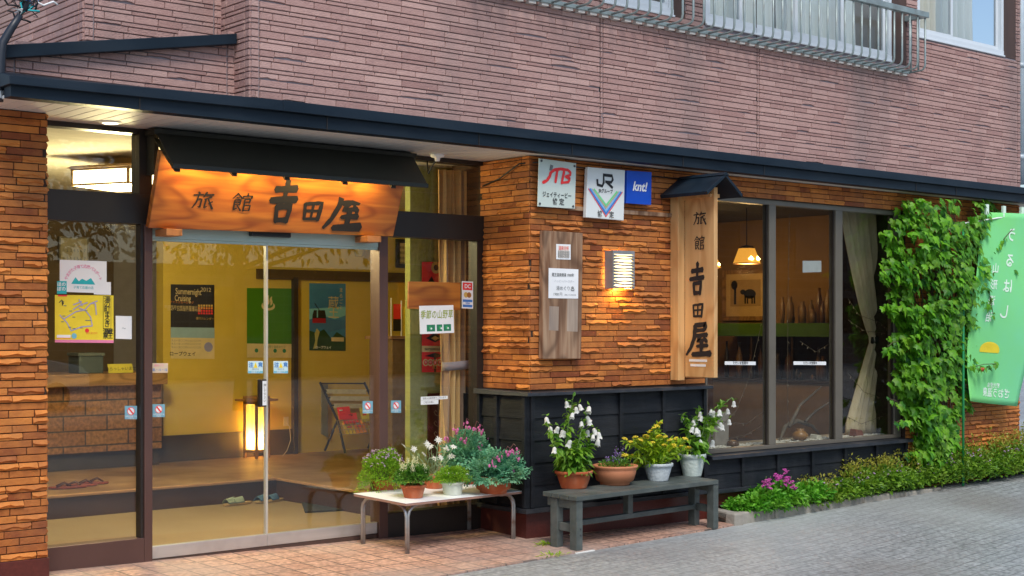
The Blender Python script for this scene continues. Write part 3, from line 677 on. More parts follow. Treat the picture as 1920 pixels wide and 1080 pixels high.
# ================================================================== signs and things on the wall
INK = mat('ink_black', (.004,.004,.005), (.006,.006,.007), rough=.75, spec=.2)
RED = mat('print_red', (.80,.035,.035), rough=.5); BLUEP = mat('print_blue', (.05,.20,.55), rough=.5); GREENP = mat('print_green', (.05,.42,.12), rough=.5)
TEAL = mat('print_teal', (.02,.42,.45), rough=.5); PINK = mat('print_pink', (.75,.22,.38), rough=.5); GREYP = mat('print_grey', (.16,.17,.17), rough=.5)
YELP = mat('print_yellow', (.80,.62,.03), rough=.5); WHT = mat('paper_white', (.80,.82,.82), rough=.6, scale=3); LILAC = mat('print_lilac', (.36,.33,.52), rough=.5)
GOLD = mat('print_gold', (.62,.42,.10), rough=.5); SKYP = mat('print_sky', (.18,.48,.60), rough=.5); ORNG = mat('print_orange', (.75,.25,.04), rough=.5)
STEEL = mat('screw_steel', (.10,.10,.11), rough=.4, metal=.6)
def panel(name, quad, y, th, m, parent=None, bevel=0, yb=None):
    """flat sheet on the plane y seen at the given corners (tl, tr, br, bl); thickness th towards the wall"""
    P = [Y(a, c, y) for a, c in quad]
    b = MB(); b.prism([P[3], P[2], P[1], P[0]], (0, th, 0)); o = b.build(name, m, parent, bevel)
    return o, P
class Fr:    # frame of a panel: f(s, t) with s, t in 0..1 from its lower left corner
    def __init__(s, P, off=.0012): s.P = P; s.n = Vector((0, -1, 0)); s.off = off
    def __call__(s, a, c, d=0): 
        tl, tr, br, bl = s.P; p = (bl*(1-a)+br*a)*(1-c) + (tl*(1-a)+tr*a)*c
        return p + s.n*(s.off+d)
    def u(s): return (s.P[2]-s.P[3]).normalized()
    def w(s): return (s.P[2]-s.P[3]).length
    def h(s): return (s.P[0]-s.P[3]).length
    def rect(s, a0, c0, a1, c1, m, parent, name='print', d=0, t=.0006):
        b = MB(); b.prism([s(a0,c0,d), s(a1,c0,d), s(a1,c1,d), s(a0,c1,d)], s.n*t); return b.build(name, m, parent)
    def text(s, body, a, c, hgt, m, parent, d=.0008, **k):
        return txt(body, s(a, c, d), hgt, m, parent, u=s.u(), off=0.0004, **k)
    def disc(s, a, c, r, m, parent, name='print', d=0, r2=0, arc=(0, 2*pi), sq=1):
        b = MB(); n = 28; o = s(a, c, d); u = s.u()
        rr = [[o + u*(cos(arc[0]+(arc[1]-arc[0])*i/n)*q) + EZ*(sin(arc[0]+(arc[1]-arc[0])*i/n)*q*sq) for i in range(n+1)] for q in (r, r2)]
        b.add(rr[0]+rr[1], [(i, i+1, n+2+i, n+1+i) for i in range(n)]); return b.build(name, m, parent)
    def poly(s, pts, m, parent, name='print', d=0):
        b = MB(); b.prism([s(a, c, d) for a, c in pts], s.n*.0006); return b.build(name, m, parent)
    def strokes(s, st, m, parent, name='print', d=0):
        b = MB(); brush(b, st, s(0, 0, d), s.u(), EZ*(s.h()/1), 1.0, off=0, flat=True); return b

# --- big wooden sign board over the doors, leaning outwards
M_SIGN = wood('sign_wood', (.33,.085,.013), (.56,.21,.03), 0, rough=.4, coat=.15, ring=7, c3=(.16,.035,.006))
M_SIGNL = wood('sign_wood_pale', (.62,.34,.13), (.75,.46,.20), 2, rough=.5, ring=4, bump=.1, c3=(.48,.22,.07))
bl = Y(278.5, 428, -.13); br_ = Y(737.5, 444, -.13); zt = bl.z + .50
tl = Vector((bl.x+.005, -.30, zt)); tr = Vector((br_.x, -.30, zt-.015))
sgn = thing('wooden_sign', 'long varnished wooden sign board with black brush lettering leaning out above the glass doors', 'sign', (5.3, -.1, bl.z))
ud = (br_-bl).normalized(); vd = (tl-bl).normalized(); nd = ud.cross(vd).normalized()
b = MB(); th = -nd*.05; b.prism([bl, br_, tr, tl], th); b.build('board', M_SIGN, sgn, .006)
def onsign(px, py):
    r = ray(px, py); t = (bl-C0).dot(nd)/r.dot(nd); return C0 + r*t
def put(ch, box, par, target=onsign, u=None, v=None):
    (x0, y0, x1, y1) = box; o = target(x0, y1); wv = (target(x1, y1)-o).length; hv = (target(x0, y0)-o).length
    brush(MB(), K[ch], o, u*wv, v*hv, 1.0, off=.003).build('brush_character', INK, par)
put('tabi', (357,358,398,392), sgn, u=ud, v=vd); put('kan', (431,361,469,396), sgn, u=ud, v=vd)
put('yoshi', (497,334,553,420), sgn, u=ud, v=vd); put('ta', (560,373,603,416), sgn, u=ud, v=vd); put('ya', (602,348,675,431), sgn, u=ud, v=vd)
M_BRKT = wood('bracket_wood', (.42,.17,.06), (.52,.23,.08), 1, rough=.5)
for q in ((310,340),(687,713)):
    p0, p1 = Y(q[0],430,-.19), Y(q[1],430,-.19); zz = bl.z-.018 + (br_.z-bl.z)*(p0.x-bl.x)/(br_.x-bl.x)
    bx('bracket', M_BRKT, sgn, (p0.x, -.205, zz-.03), (p1.x, -.04, zz+.016), .003)
# awning board above it with its lamps
M_AWN = mat('awning_black', (.017,.019,.014), (.026,.028,.02), rough=.5, scale=3, stretch=(.5,2,2))
aw = thing('sign_awning', 'black board awning sheltering the wooden sign board, lamps glowing beneath it', 'awning', (5.3, -.2, 2.6))
a0, a1 = Y(290, 243, -.16), Y(772, 287, -.16); ay = -.50
c0 = Y(324, 314, ay); c1 = Y(803, 347, ay)
zt_, zl = min(a0.z, 2.905), (c0.z+c1.z)/2
b = MB(); b.prism([(a0.x,-.16,zt_-.005),(a1.x,-.16,zt_-.005),(c1.x,ay,zl),(c0.x,ay,zl)], (0,.012,.02)); b.build('roof_board', M_AWN, aw, .003)
b = MB(); b.box((a0.x-.02, -.20, zt_-.035), (a1.x+.02, -.05, zt_+.004)); b.build('top_batten', M_AWN, aw, .003)
b = MB(); b.box((c0.x+.0, ay-.004, zl-.012), (c1.x, ay+.02, zl+.018)); b.build('front_edge', M_AWN, aw, .002)
for q in (330, 437, 536, 645, 735):
    x = Y(q, 325, ay+.05).x
    b = MB(); b.prism([(x-.02,-.34,zl+.07),(x-.02,ay+.03,zl-.032),(x-.02,ay+.03,zl+.004),(x-.02,-.17,zt_-.06)][::-1], (.04,0,0)); b.build('bracket', M_AWN, aw)
b = MB(); b.box((a0.x, -.155, zl-.02), (a0.x+.03, -.04, zt_-.036)); b.build('end_cheek', M_AWN, aw)
M_TUBE = mat('warm_tube', (.9,.8,.6), emit=(1,.62,.22), es=9)
for q in ((455,520),(560,640),(660,720),(345,420)):
    x0, x1 = Y(q[0],325,-.42).x, Y(q[1],325,-.42).x
    b = MB(); b.tube([(x0,-.385,zl+.075),(x1,-.385,zl+.075)], .012, 8); b.build('tube_lamp', M_TUBE, aw, smooth=True)
    l = bpy.data.lights.new('tube_lamp_light', 'AREA'); l.energy = 3.6; l.color = (1,.66,.22); l.shape = 'RECTANGLE'; l.size = x1-x0; l.size_y = .03
    o = bpy.data.objects.new('tube_lamp_light', l); COL.objects.link(o); o.location = ((x0+x1)/2, -.392, zl+.06); o.rotation_euler = (radians(28), 0, 0)
# door sensor under the sign
b = MB(); p0, p1 = Y(471,432,-.06), Y(545,446,-.06); b.box((p0.x,-.07,p1.z), (p1.x,-.021,p0.z)); tag(b.build('door_sensor', mat('sensor_black', (.015,.018,.022), rough=.35), bevel=.008), 'slim black sensor housing on the header just below the long wooden sign', 'sensor')
# --- blade sign on its post, with a small gabled roof
bsx = Y(1283, 650, -.69).x
bs = thing('blade_sign', 'tall pale wooden blade sign with black brush lettering and a small dark gabled roof', 'sign', (bsx, -.8, .9))
pz0, pz1 = 1.13, Y(1270, 362, -.66).z
bx('post', M_SIGNL, bs, (Y(1266,600,-.66).x, -.695, pz0), (Y(1284,600,-.695).x, PY-.012, pz1), .004)
ye = X(1339, 600, bsx).y
zlow = X(1339, 708.5, bsx).z
ztop = X(1339, 362, bsx).z + .05
bx('board', M_SIGNL, bs, (bsx, ye, zlow), (bsx+.045, -.696, ztop), .004)
ub, vb = Vector((0, -1, 0)), EZ
b = MB()
onb = lambda px, py: X(px, py, bsx)
for ch, bxs in (('tabi',(1300,398,1325,424)),('kan',(1302,443,1322,470)),('yoshi',(1293,494,1323,556)),('ta',(1297,566,1321,598)),('ya',(1286,606,1334,668))): put(ch, bxs, bs, target=onb, u=ub, v=vb)
for k, (yy, s) in enumerate(((676,'TRADITIONAL INN'),(685,'TEL 023-694'))):
    q = X(1309, yy, bsx); bxo = MB(); bxo.obox(q+Vector((-.0015,0,0)), ub, EZ, (1,0,0), .2-.03*k, .02, .002); bxo.build('name_strip', WHT, bs)
b = MB()
for z in (.35, .5, .9): b.lathe([(.012,0),(.01,.004)], (0,0,0), 10)
rx0, rx1, ry0, ry1 = bsx-.20, bsx+.29, PY-.01, ye-.10
za = Y(1362, 325, ry1).z; apx = bsx+.04
zeL = Y(1325, 358, ry1).z; xl = Y(1325,358,ry1).x; xr = Y(1393,363,ry1).x
apx = Y(1361, 325, ry1).x
b = MB()
b.prism([(xl, ry1, zeL), (apx, ry1, za), (apx, ry1, za-.028), (xl+.012, ry1, zeL-.028)][::-1], (0, ry0-ry1, 0)); b.prism([(apx, ry1, za), (xr, ry1, zeL), (xr-.012, ry1, zeL-.028), (apx, ry1, za-.028)][::-1], (0, ry0-ry1, 0))
rf = b.build('roof', M_FASCIA, bs, .003)
b = MB(); b.prism([(apx-.035, ry1-.006, za-.014), (apx, ry1-.006, za+.012), (apx+.035, ry1-.006, za-.014)][::-1], (0, ry0-ry1, 0)); b.build('ridge_cap', M_FASCIA, rf)
b = MB(); b.box((bsx-.03, ye+.02, zeL-.03), (bsx+.09, PY-.02, zeL-.002)); b.build('roof_bearer', M_SIGNL, rf)
# --- weathered board with two notices
M_OLD = wood('weathered_wood', (.19,.085,.04), (.44,.29,.18), 2, scale=4, rough=.9, bump=.6, ring=5, c3=(.085,.04,.022))
q = [(1019.5,432),(1093,437),(1090,672.5),(1017.5,673)]
wbd, P = panel('weathered_board', q, -.655, .05, M_OLD, bevel=.004)
tag(wbd, 'tall weathered grey brown plank mounted on the orange brick pier', 'board')
for k, (q2, lab) in enumerate(([[(1043,457.5),(1070,458.5),(1070,487),(1043,486)], 'small white card with red heading pinned high on the weathered plank'], [[(1029,502.5),(1084.5,505),(1084,560),(1028.5,559)], 'square white handwritten notice pinned to the middle of the weathered plank'])):
    o, P2 = panel('notice', q2, -.658, .002, WHT); tag(o, lab, 'notice'); f = Fr(P2)
    if k == 0:
        f.rect(.12,.1,.88,.9, mat('card_cream',(.72,.66,.58)), o); f.text('温泉分析', .5,.72,.034,RED,o,d=.002,sx=.8); 
        for j in range(4): f.text('泉質酸性硫黄泉', .5,.5-.11*j,.018,GREYP,o,d=.002)
    else:
        f.text('蔵王温泉開湯 1900年', .47,.78,.030,GREYP,o,bold=.015,sx=.85); f.text('ハッピーバースデー', .52,.57,.024,mat('ink_pale',(.42,.44,.46)),o); f.text('湯めぐり♨', .56,.33,.038,GREYP,o); f.text('1900 円', .3,.13,.030,GREYP,o); f.text('3湯めぐり 8:00-20:00', .72,.12,.014,GREYP,o)
M_FADE = wood('faded_wood', (.27,.20,.15), (.47,.37,.29), 2, scale=5, rough=.95, bump=.4, ring=3, c3=(.25,.2,.17))
for q_ in ([(1030,574),(1048,575),(1047,620),(1029,619)], [(1064,560),(1084,561),(1083,622),(1063,621)]):
    panel('faded_patch', q_, -.6556, .0012, M_FADE, wbd)
# --- travel agency plates
jt, P = panel('enamel_plate', [(1010.5,296.5),(1080.5,306),(1078,391.5),(1008,387)], -.665, .006, mat('plate_pale', (.60,.70,.64), (.68,.76,.70), rough=.25, scale=4, coat=.3), bevel=.002)
tag(jt, 'pale green plate with red and grey letters screwed near the pier corner', 'sign plate'); f = Fr(P, .001)
w = .030
Rr = lambda pts, ww: [(x*f.w()/f.h(), y, ww*1.25) for x, y in pts]
b = MB(); 
brush(b, [Rr([(.345,.73),(.315,.64),(.24,.55),(.13,.50)], .027), Rr([(.33,.71),(.43,.78),(.60,.815),(.80,.805),(.87,.76)], .025), Rr([(.52,.79),(.465,.525)], .027), Rr([(.70,.77),(.635,.53)], .025), Rr([(.87,.77),(.86,.70),(.74,.665)], .023), Rr([(.73,.665),(.85,.63),(.82,.555),(.62,.525)], .023)], f(0,0,.002), f.u()*f.h(), EZ*f.h(), 1, off=0)
b.build('logo_red', RED, jt)
b = MB(); brush(b, [Rr([(.37,.88),(.34,.76)], .032)], f(0,0,.002), f.u()*f.h(), EZ*f.h(), 1, off=0, flat=True); b.build('logo_grey', GREYP, jt)
f.text('ジェイティービー', .5,.26,.047,INK,jt,d=.002,sx=.82,bold=.012); f.text('協 定', .54,.12,.055,INK,jt,d=.002,bold=.012)
for a, c in ((.06,.95),(.95,.93),(.05,.06),(.94,.05)):
    b = MB(); p = f(a, c); b.tube([p, p+Vector((0,-.006,0))], .009, 10); b.build('screw', STEEL, jt)
jr, P = panel('lightbox_sign', [(1102,313),(1172,319),(1169.5,413.5),(1098.5,407.5)], -.66, .035, mat('plate_white_gloss', (.76,.80,.78), (.80,.84,.82), rough=.25, scale=3), bevel=.003)
tag(jr, 'white box sign with black letters and a rainbow striped V below', 'sign plate'); f = Fr(P, .001)
b = MB(); brush(b, [Rr([(.29,.78),(.30,.67),(.42,.65),(.46,.72),(.46,.875),(.68,.875),(.70,.80),(.66,.745),(.50,.745)], .020), Rr([(.53,.745),(.70,.635)], .022)], f(0,0,.002), f.u()*f.h(), EZ*f.h(), 1, off=0, flat=True); b.build('logo_black', INK, jr)
f.text('JRグループ', .49,.545,.036,INK,jr,d=.002,sx=.9,bold=.02); f.text('協', .35,.085,.055,INK,jr,d=.004,bold=.012); f.text('定', .66,.085,.055,INK,jr,d=.004,bold=.012)
for k, m_ in enumerate((RED, BLUEP, mat('print_lblue',(.20,.45,.75)), mat('print_tan',(.55,.40,.22)), mat('print_lgreen',(.18,.62,.28)))):
    s = .028*k; b = MB(); ww = (.007,.016,.013,.008,.016)[k]
    brush(b, [Rr([(.055+s*1.3,.575),(.52,.05+s*2.0),(.965-s*1.3,.575)], ww)], f(0,0,.0015+k*.0004), f.u()*f.h(), EZ*f.h(), 1, off=0, flat=True); b.build('stripe', m_, jr)
kn, P = panel('lightbox_sign', [(1176,319.5),(1222,322.5),(1221,384.5),(1175,381)], -.665, .05, mat('plate_blue', (.012,.075,.52), (.02,.11,.62), rough=.2, scale=5, coat=.4), bevel=.003)
tag(kn, 'small blue box sign with white italic letters beside the rainbow V sign', 'sign plate'); f = Fr(P, .001)
f.text('knt!', .5,.52,.105,WHT,kn,d=.002,bold=.03,shear=.25)
b = MB(); p0, p1 = Y(1080,390,-.62), Y(1262,405,-.62); b.box((p0.x-.1,-.622,p1.z-.012),(p1.x,-.585,p1.z+.022)); tag(b.build('mounting_batten', M_OLD, bevel=.003), 'weathered horizontal timber batten behind the plates on the brick pier', 'batten')
# --- wall lamp on the brick
sc = thing('wall_lamp', 'lit wall lamp with a slotted grey metal cover glowing on orange brick', 'lamp', (Y(1168,540,-.6).x, -.6, 1.9))
A, B_ = Y(1149,468,-.70), Y(1190,543,-.70); x0, x1, z1, z0 = A.x, B_.x, A.z-.005, B_.z+.005
M_GALV = mat('galvanised', (.30,.31,.32), (.42,.43,.44), rough=.5, metal=.5, scale=12)
b = MB(); b.box((x0, -.70, z0), (x0+.012, -.605, z1)); b.box((x1-.012, -.70, z0), (x1, -.605, z1)); b.box((x0+.0121,-.70,z1-.012),(x1-.0121,-.605,z1)); b.box((x0+.0121,-.70,z0),(x0+.03,-.605,z0+.012)); b.box((x1-.03,-.70,z0),(x1-.0121,-.605,z0+.012))
nsl = 11; hh = (z1-z0-.03)/nsl
for i in range(nsl):
    zc = z0+.012+hh*(i+.5); r = random.uniform(-.006,.006)
    b.tube([(x0+.012,-.70,zc-hh*.5),(x0+.05+r*3,-.704,zc-hh*.5+random.uniform(-.006,.006)),((x0+x1)/2,-.706,zc-hh*.5+random.uniform(-.005,.005)),(x1-.05-r*2,-.704,zc-hh*.5+random.uniform(-.006,.006)),(x1-.012,-.70,zc-hh*.5)], [.012,.0075,.006,.0075,.012], 6)
b.box((x0+.0121,-.702,z1-.03),(x1-.0121,-.6985,z1-.0121)); b.build('cover', M_GALV, sc)
M_WARMP = mat('lamp_diffuser', (.9,.85,.7), emit=(1,.70,.30), es=3.2)
bx('diffuser', M_WARMP, sc, (x0+.02,-.685,z0+.02), (x1-.02,-.655,z1-.02))
for (zz, e, dy) in ((z0+.03, 9, .035), ((z0+z1)/2, 6, .03)):
    l = bpy.data.lights.new('wall_lamp_light', 'POINT'); l.energy = e*.7; l.color = (1,.60,.16); l.shadow_soft_size = .03
    o = bpy.data.objects.new('wall_lamp_light', l); COL.objects.link(o); o.location = ((x0+x1)/2, -.64, zz)
# --- soffit fittings
dl = thing('downlight', 'small round lit downlight recessed in the white soffit left of the doors', 'lamp', (Z(207,229,SOFZ).x, Z(207,229,SOFZ).y, SOFZ-.01))
p = Z(207, 229, SOFZ); b = MB(); b.lathe([(.055,-.008),(.075,-.004),(.075,-.0005)], p, 24); b.build('ring', WHT, dl); b = MB(); b.lathe([(.045,-.0105),(.05,-.0085)], p, 20); b.build('lens', mat('downlight_lens', (.9,.85,.7), emit=(1,.85,.55), es=4), dl)
sd_ = thing('smoke_detector', 'small white domed fitting with trailing lead on the soffit above the curtain', 'detector', Z(820,289,SOFZ))
p = Z(820, 289, SOFZ); b = MB(); b.lathe([(.018,-.055),(.022,-.03),(.05,-.022),(.058,-.001)], p, 20); b.build('housing', WHT, sd_, smooth=True); b = MB(); b.tube([p+Vector((0,0,-.03)), p+Vector((-.01,.05,-.09)), p+Vector((.01,.13,-.14)), p+Vector((.05,.2,-.02))], .006, 6); b.build('lead', INK, sd_)
# --- loose cable and junction box at the left corner
cb_ = thing('cable_bundle', 'thick dark service cable with frayed teal and white wires at the upper left corner', 'cable', Y(8, 150, AY-.1))
cy = AY-.13
b = MB(); b.tube([Y(-3,190,cy), Y(0,150,cy), Y(1,110,cy), Y(5,80,cy), Y(22,52,cy), Y(38,28,cy-.02)], [.028,.03,.03,.026,.024,.02], 10); b.build('sheath', mat('cable_black', (.015,.02,.03), rough=.4), cb_, smooth=True)
for i in range(22):
    s = Y(42+random.uniform(-5,8), 18+random.uniform(-5,6), cy); pts = [Y(37,30,cy), s]
    for k in range(4): pts.append(pts[-1] + Vector((random.uniform(-.05,.07), random.uniform(-.02,.02), random.uniform(-.04,.07))))
    MB().tube(pts, random.choice((.003,.004,.006)), 5).build('wire', random.choice((TEAL, INK, INK, INK, BLUEP, WHT)), cb_, smooth=True)
for pts in ([(30,40),(24,22),(14,20)], [(66,20),(70,5),(62,-8)], [(40,36),(48,38),(58,42)]): MB().tube([Y(a,c,cy) for a,c in pts], .006, 5).build('wire', INK, cb_, smooth=True)
MB().tube([Y(45,20,cy), Y(52,0,cy), Y(48,-25,cy), Y(40,-60,cy)], .02, 8).build('sheath', MATS['cable_black'], cb_, smooth=True)
b = MB(); p0, p1 = Y(-4,170,cy), Y(13,187,cy); b.box((p0.x,cy-.03,p1.z),(p1.x,cy+.04,p0.z)); tag(b.build('junction_box', mat('box_steel', (.35,.38,.40), rough=.35, metal=.5), bevel=.006), 'little steel junction box under the canopy end at the left corner', 'junction box')
MB().tube([Y(-2,158,cy), Y(3,165,cy), Y(8,170,cy), Y(13,168,cy)], .005, 5).build('wire', GREENP, cb_, smooth=True)
M_WIRE = mat('black_wire', (.012,.012,.012), rough=.5)
b = MB(); b.tube([Vector((PX-.012,-.02,2.72)), Vector((PX-.03,-.25,2.76)), Vector((PX-.03,-.5,2.86)), Vector((PX+.05,-.635,2.865)), Vector((PX+.35,-.63,2.86)), Vector((PX+1.0,-.63,2.84)), Vector((PX+1.7,-.62,2.845))], .006, 6); tag(b.build('signal_wire', M_WIRE, smooth=True), 'thin black wire strung across the top of the corner brick pier', 'wire')
# --- green banner with its pole (seen from behind, lettering reversed)
bn = thing('banner', 'bright green vertical cloth banner with reversed white lettering beside the ivy', 'banner', G(1806, 850))
ny = -.80
pp = Y(1806, 600, ny).x
MB().tube([(pp, ny, gz(pp, ny)), (pp, ny, 2.66)], .013, 10).build('pole', mat('pole_green', (.02,.30,.10), rough=.4), bn, smooth=True)
TL, TR, BRr, BL = Y(1846,397,ny), Y(1942,403,ny), Y(1908,762,ny), Y(1816,752,ny)
def bfn(a, c):   # a across, c up
    lo = BL.lerp(BRr, a); hi = TL.lerp(TR, a); p = lo.lerp(hi, c)
    mid = sin(pi*c)*-.10*(1-a)
    return Vector((p.x+mid*.6, ny + .05*sin(3.2*a+2.4*c) + .03*sin(7*c+2*a) - .02, p.z - .03*sin(pi*a)*(1-c)*0))
M_BAN = mat('banner_green', (.30,.88,.11), (.27,.88,.48), rough=.8, scale=1.0, leaf=.2)
b = MB(); b.grid(bfn, 16, 34); cl_ = b.build('cloth', M_BAN, bn, smooth=True, solid=.003)
bw_, bh_ = (TR-TL).length, (TL-BL).length
M_BWHT = mat('banner_white', (.70,.95,.72), rough=.8)
def bmap(ca, cc):
    def fn(x, y):
        p = bfn(min(1,max(0,ca - x/bw_)), min(1,max(0,cc + y/bh_))); return p + Vector((0,-.004,0))
    return fn
def btxt(s, a, c, size): txt(s, (0,0,0), size, M_BWHT, bn, fn=bmap(a, c), u=Vector((1,0,0)), v=EZ, bold=.02)
for i, ch in enumerate('うるはし'): btxt(ch, .52, .88-.135*i, .155)
for i, ch in enumerate('山形湯治'): btxt(ch, .30, .70-.085*i, .11)
for i, ch in enumerate('日本の名湯をめぐる旅'): btxt(ch, .87, .86-.036*i, .055)
btxt('ざおう温泉', .6, .055, .10); btxt('観光協会', .55, .095, .055)
b = MB(); cpt = bfn(.40, .27)
for a0_, sc_ in ((0, 1),):
    pts = [bfn(.40+.20*cos(t)*.8, .275+.045*max(-.25, sin(t))) + Vector((0,-.004,0)) for t in [2*pi*i/20 for i in range(20)]]
    b.add(pts, [tuple(range(20))])
b.build('yellow_cap_print', YELP, bn)
b = MB(); MBR = [(Y(1850,395,ny), Y(1850,385,ny)), (Y(1882,400,ny), Y(1882,388,ny)), (Y(1916,402,ny), Y(1916,390,ny))]
for lo, hi in MBR: b2 = MB(); b2.box((lo.x-.025, ny-.012, lo.z-.04), (lo.x+.025, ny+.012, hi.z+.01)); b2.build('loop', M_BWHT, bn)
MB().tube([(pp, ny, 2.64), (TR.x+.3, ny, Y(1916,388,ny).z)], .008, 8).build('crossbar', WHT, bn, smooth=True)

# ================================================================== posters and stickers on the entrance glass
GLY = -.0145   # door glass
def stick(name, quad, y, m, label, cat, th=.0012):
    o, P = panel(name, quad, y, th, m); tag(o, label, cat); return o, Fr(P, .0004)
gy = .0185
def card(name, x0, y0, x1, y1, m, label, cat, y=gy, dy=0): return stick(name, [(x0,y0),(x1,y0+dy),(x1,y1+dy),(x0,y1)], y, m, label, cat)
o, f = card('leaflet', 112, 487, 200, 547, WHT, 'white leaflet with a pink arc of lettering and teal mountains on the left glass', 'leaflet', dy=3)
n = len('やまがた子育て応援パスポート')
for i, ch in enumerate('やまがた子育て応援パスポート'):
    t = radians(158 - 136*i/(n-1)); u_ = Vector((sin(t), 0, -cos(t))); v_ = Vector((cos(t), 0, sin(t)))
    txt(ch, f(.5, .22, .0006) + Vector((cos(t)*.125, 0, sin(t)*.125)), .026, PINK, o, u=u_, v=v_, bold=.01, off=.0004)
f.poly([(.24,.26),(.33,.47),(.40,.35),(.47,.43),(.56,.37),(.66,.46),(.75,.26)], TEAL, o); f.text('子育て応援の店', .5,.15,.02,TEAL,o)
o, f = card('leaflet', 176, 528, 208, 552, WHT, 'blank white slip tucked half behind the pink lettered leaflet', 'leaflet', y=.0192, dy=1)
o, f = card('sticker', 107, 527, 125, 551, TEAL, 'small teal square sticker with white characters on the left glass', 'sticker', y=.0175)
f.text('ほの\nぼの', .45,.55,.030,WHT,o,bold=.02)
o, f = card('map_poster', 103, 553, 213, 642, YELP, 'bright yellow town map poster stuck to the left glass', 'poster', dy=1)
f.rect(0,0,1,.06,PINK,o); f.rect(.05,.97,.2,1,RED,o)
rd = [[(.08,.58),(.2,.42),(.27,.25),(.45,.34),(.63,.36)],[(.63,.36),(.6,.55),(.52,.68),(.4,.74)],[(.15,.5),(.35,.66),(.5,.7),(.6,.84),(.72,.9)],[(.6,.84),(.68,.84),(.70,.6)],[(.3,.8),(.45,.88)],[(.4,.92),(.46,.78)],[(.3,.7),(.42,.8),(.55,.86)]]
b = MB(); brush(b, [[(x*f.w()/f.h(), y, .012) for x, y in r] for r in rd], f(0,0,.0006), f.u()*f.h(), EZ*f.h(), 1, off=0, flat=True); b.build('map_roads', LILAC, o)
for k in range(12): f.rect(*(lambda x, y: (x, y, x+.05, y+.015))(random.uniform(.08,.62), random.uniform(.28,.9)), GREYP, o, d=.0004)
f.rect(.815,.30,.955,.985,INK,o); f.rect(.822,.306,.948,.979,YELP,o,d=.0007)
for i, ch in enumerate('湯の町まるき'): f.text(ch, .885,.91-.105*i,.046,INK,o,d=.002,bold=.015)
f.text('蔵王', .935,.24,.001,INK,o) if False else None
for (a, c, ch) in ((.94,.235,'蔵'),(.94,.14,'王'),(.86,.235,'温'),(.86,.14,'泉')): f.text(ch, a, c, .040, INK, o, bold=.02)
f.rect(.03,.09,.26,.16,WHT,o); f.rect(.03,.09,.26,.10,RED,o,d=.0007); f.disc(.32,.14,.018,SKYP,o,d=.001); f.disc(.54,.255,.014,RED,o,d=.001); f.text('観光案内所', .62,.2,.016,ORNG,o); f.text('↑', .11,.82,.06,INK,o)
o, f = card('card', 217, 592, 247, 635, WHT, 'plain white rounded card beside the yellow map poster', 'card', dy=1); f.text('〜', .5,.45,.03,GREYP,o)
NOBG = mat('sticker_blue', (.17,.38,.48), rough=.5)
def nosign(x0, y0, x1, y1, lab, y=gy):
    o, f = card('sticker', x0, y0, x1, y1, NOBG, lab, 'sticker', y=y); h = f.h()
    f.disc(.5,.60,h*.30,RED,o,d=.0004,r2=0); f.disc(.5,.60,h*.25,WHT,o,d=.0008); b = MB(); c = f(.5,.6,.0014); q = h*.19
    b.prism([c+Vector((-q-.004,0,q)), c+Vector((-q+.004,0,q+.006)), c+Vector((q+.004,0,-q)), c+Vector((q-.004,0,-q-.006))][::-1], (0,-.0004,0)); b.build('bar', RED, o)
    f.text('全館禁煙です', .5,.2,h*.16,WHT,o); f.text('ご協力を', .5,.07,h*.12,WHT,o)
DG = .0025
nosign(234,761,257,786,'blue no smoking sticker on the left fixed pane near its post'); nosign(286,758,309,782,'blue no smoking sticker at the left edge of the left sliding door', DG)
nosign(680,752,699,775,'blue no smoking sticker on the right sliding door below the magazine rack', DG); nosign(733,751,752,774,'blue no smoking sticker on the narrow sidelight right of the doors')
for (x0, x1, lab) in ((465,493,'pale blue caution sticker on the left sliding door above its handle'), (513,540,'pale blue caution sticker on the right sliding door near the meeting stile')):
    o, f = card('sticker', x0, 677, x1, 700, mat('sticker_pale',(.55,.75,.80)), lab, 'sticker', y=DG)
    f.rect(0,0,1,.2,SKYP,o); f.text('自動ドア', .5,.1,.018,WHT,o); f.text('注', .2,.66,.040,BLUEP,o,bold=.02); f.text('意', .82,.66,.040,BLUEP,o,bold=.02); f.poly([(.36,.45),(.64,.45),(.5,.9)], YELP, o); f.text('指はさみ', .5,.33,.014,GREYP,o)
o, f = card('notice', 284, 681, 315, 699, mat('paper_warm',(.62,.50,.36)), 'small tan paper slip stuck at the left edge of the left sliding door', 'notice', y=DG)
f.text('北・11・12', .5,.3,.022,BLUEP,o,bold=.02); f.text('湯めぐり', .45,.75,.018,PINK,o)
# right sidelight
o, f = card('poster', 791, 491, 826, 545, RED, 'top end of a red festival poster above the small wooden plaque', 'poster', y=.53); f.poly([(.1,.05),(.5,.5),(.9,.05)], INK, o); f.disc(.75,.8,.05,GOLD,o,d=.001); f.disc(.75,.8,.025,INK,o,d=.0016); f.poly([(.3,.0),(.5,.22),(.7,0)], GOLD, o, d=.001)
o, f = card('poster', 791, 622, 840, 698, RED, 'red festival poster with a cream web address band beneath the wild flower notice', 'poster', y=.53)
f.rect(0,.50,1,.65,mat('paper_cream',(.70,.58,.30)),o); f.text('zaoryugensui.com', .5,.575,.036,INK,o,sx=.85,d=.001,bold=.02)
for i in range(5): f.disc(.14+.18*i,.24,.030,mat('paper_cream',(.7,.58,.3)),o,d=.0006); f.disc(.14+.18*i,.24,.019,RED,o,d=.0012); f.text('無料温泉祭'[i], .14+.18*i,.24,.022,WHT,o,d=.0018)
f.poly([(.15,.84),(.5,.98),(.85,.84),(.5,.74)], INK, o); f.poly([(.35,.84),(.5,.9),(.65,.84),(.5,.78)], GOLD, o, d=.001); f.poly([(.1,.4),(.5,.48),(.9,.4),(.5,.36)], INK, o); f.rect(.46,.0,.54,.36,INK,o); f.text('蔵王', .5,.12,.03,GOLD,o,d=.001)
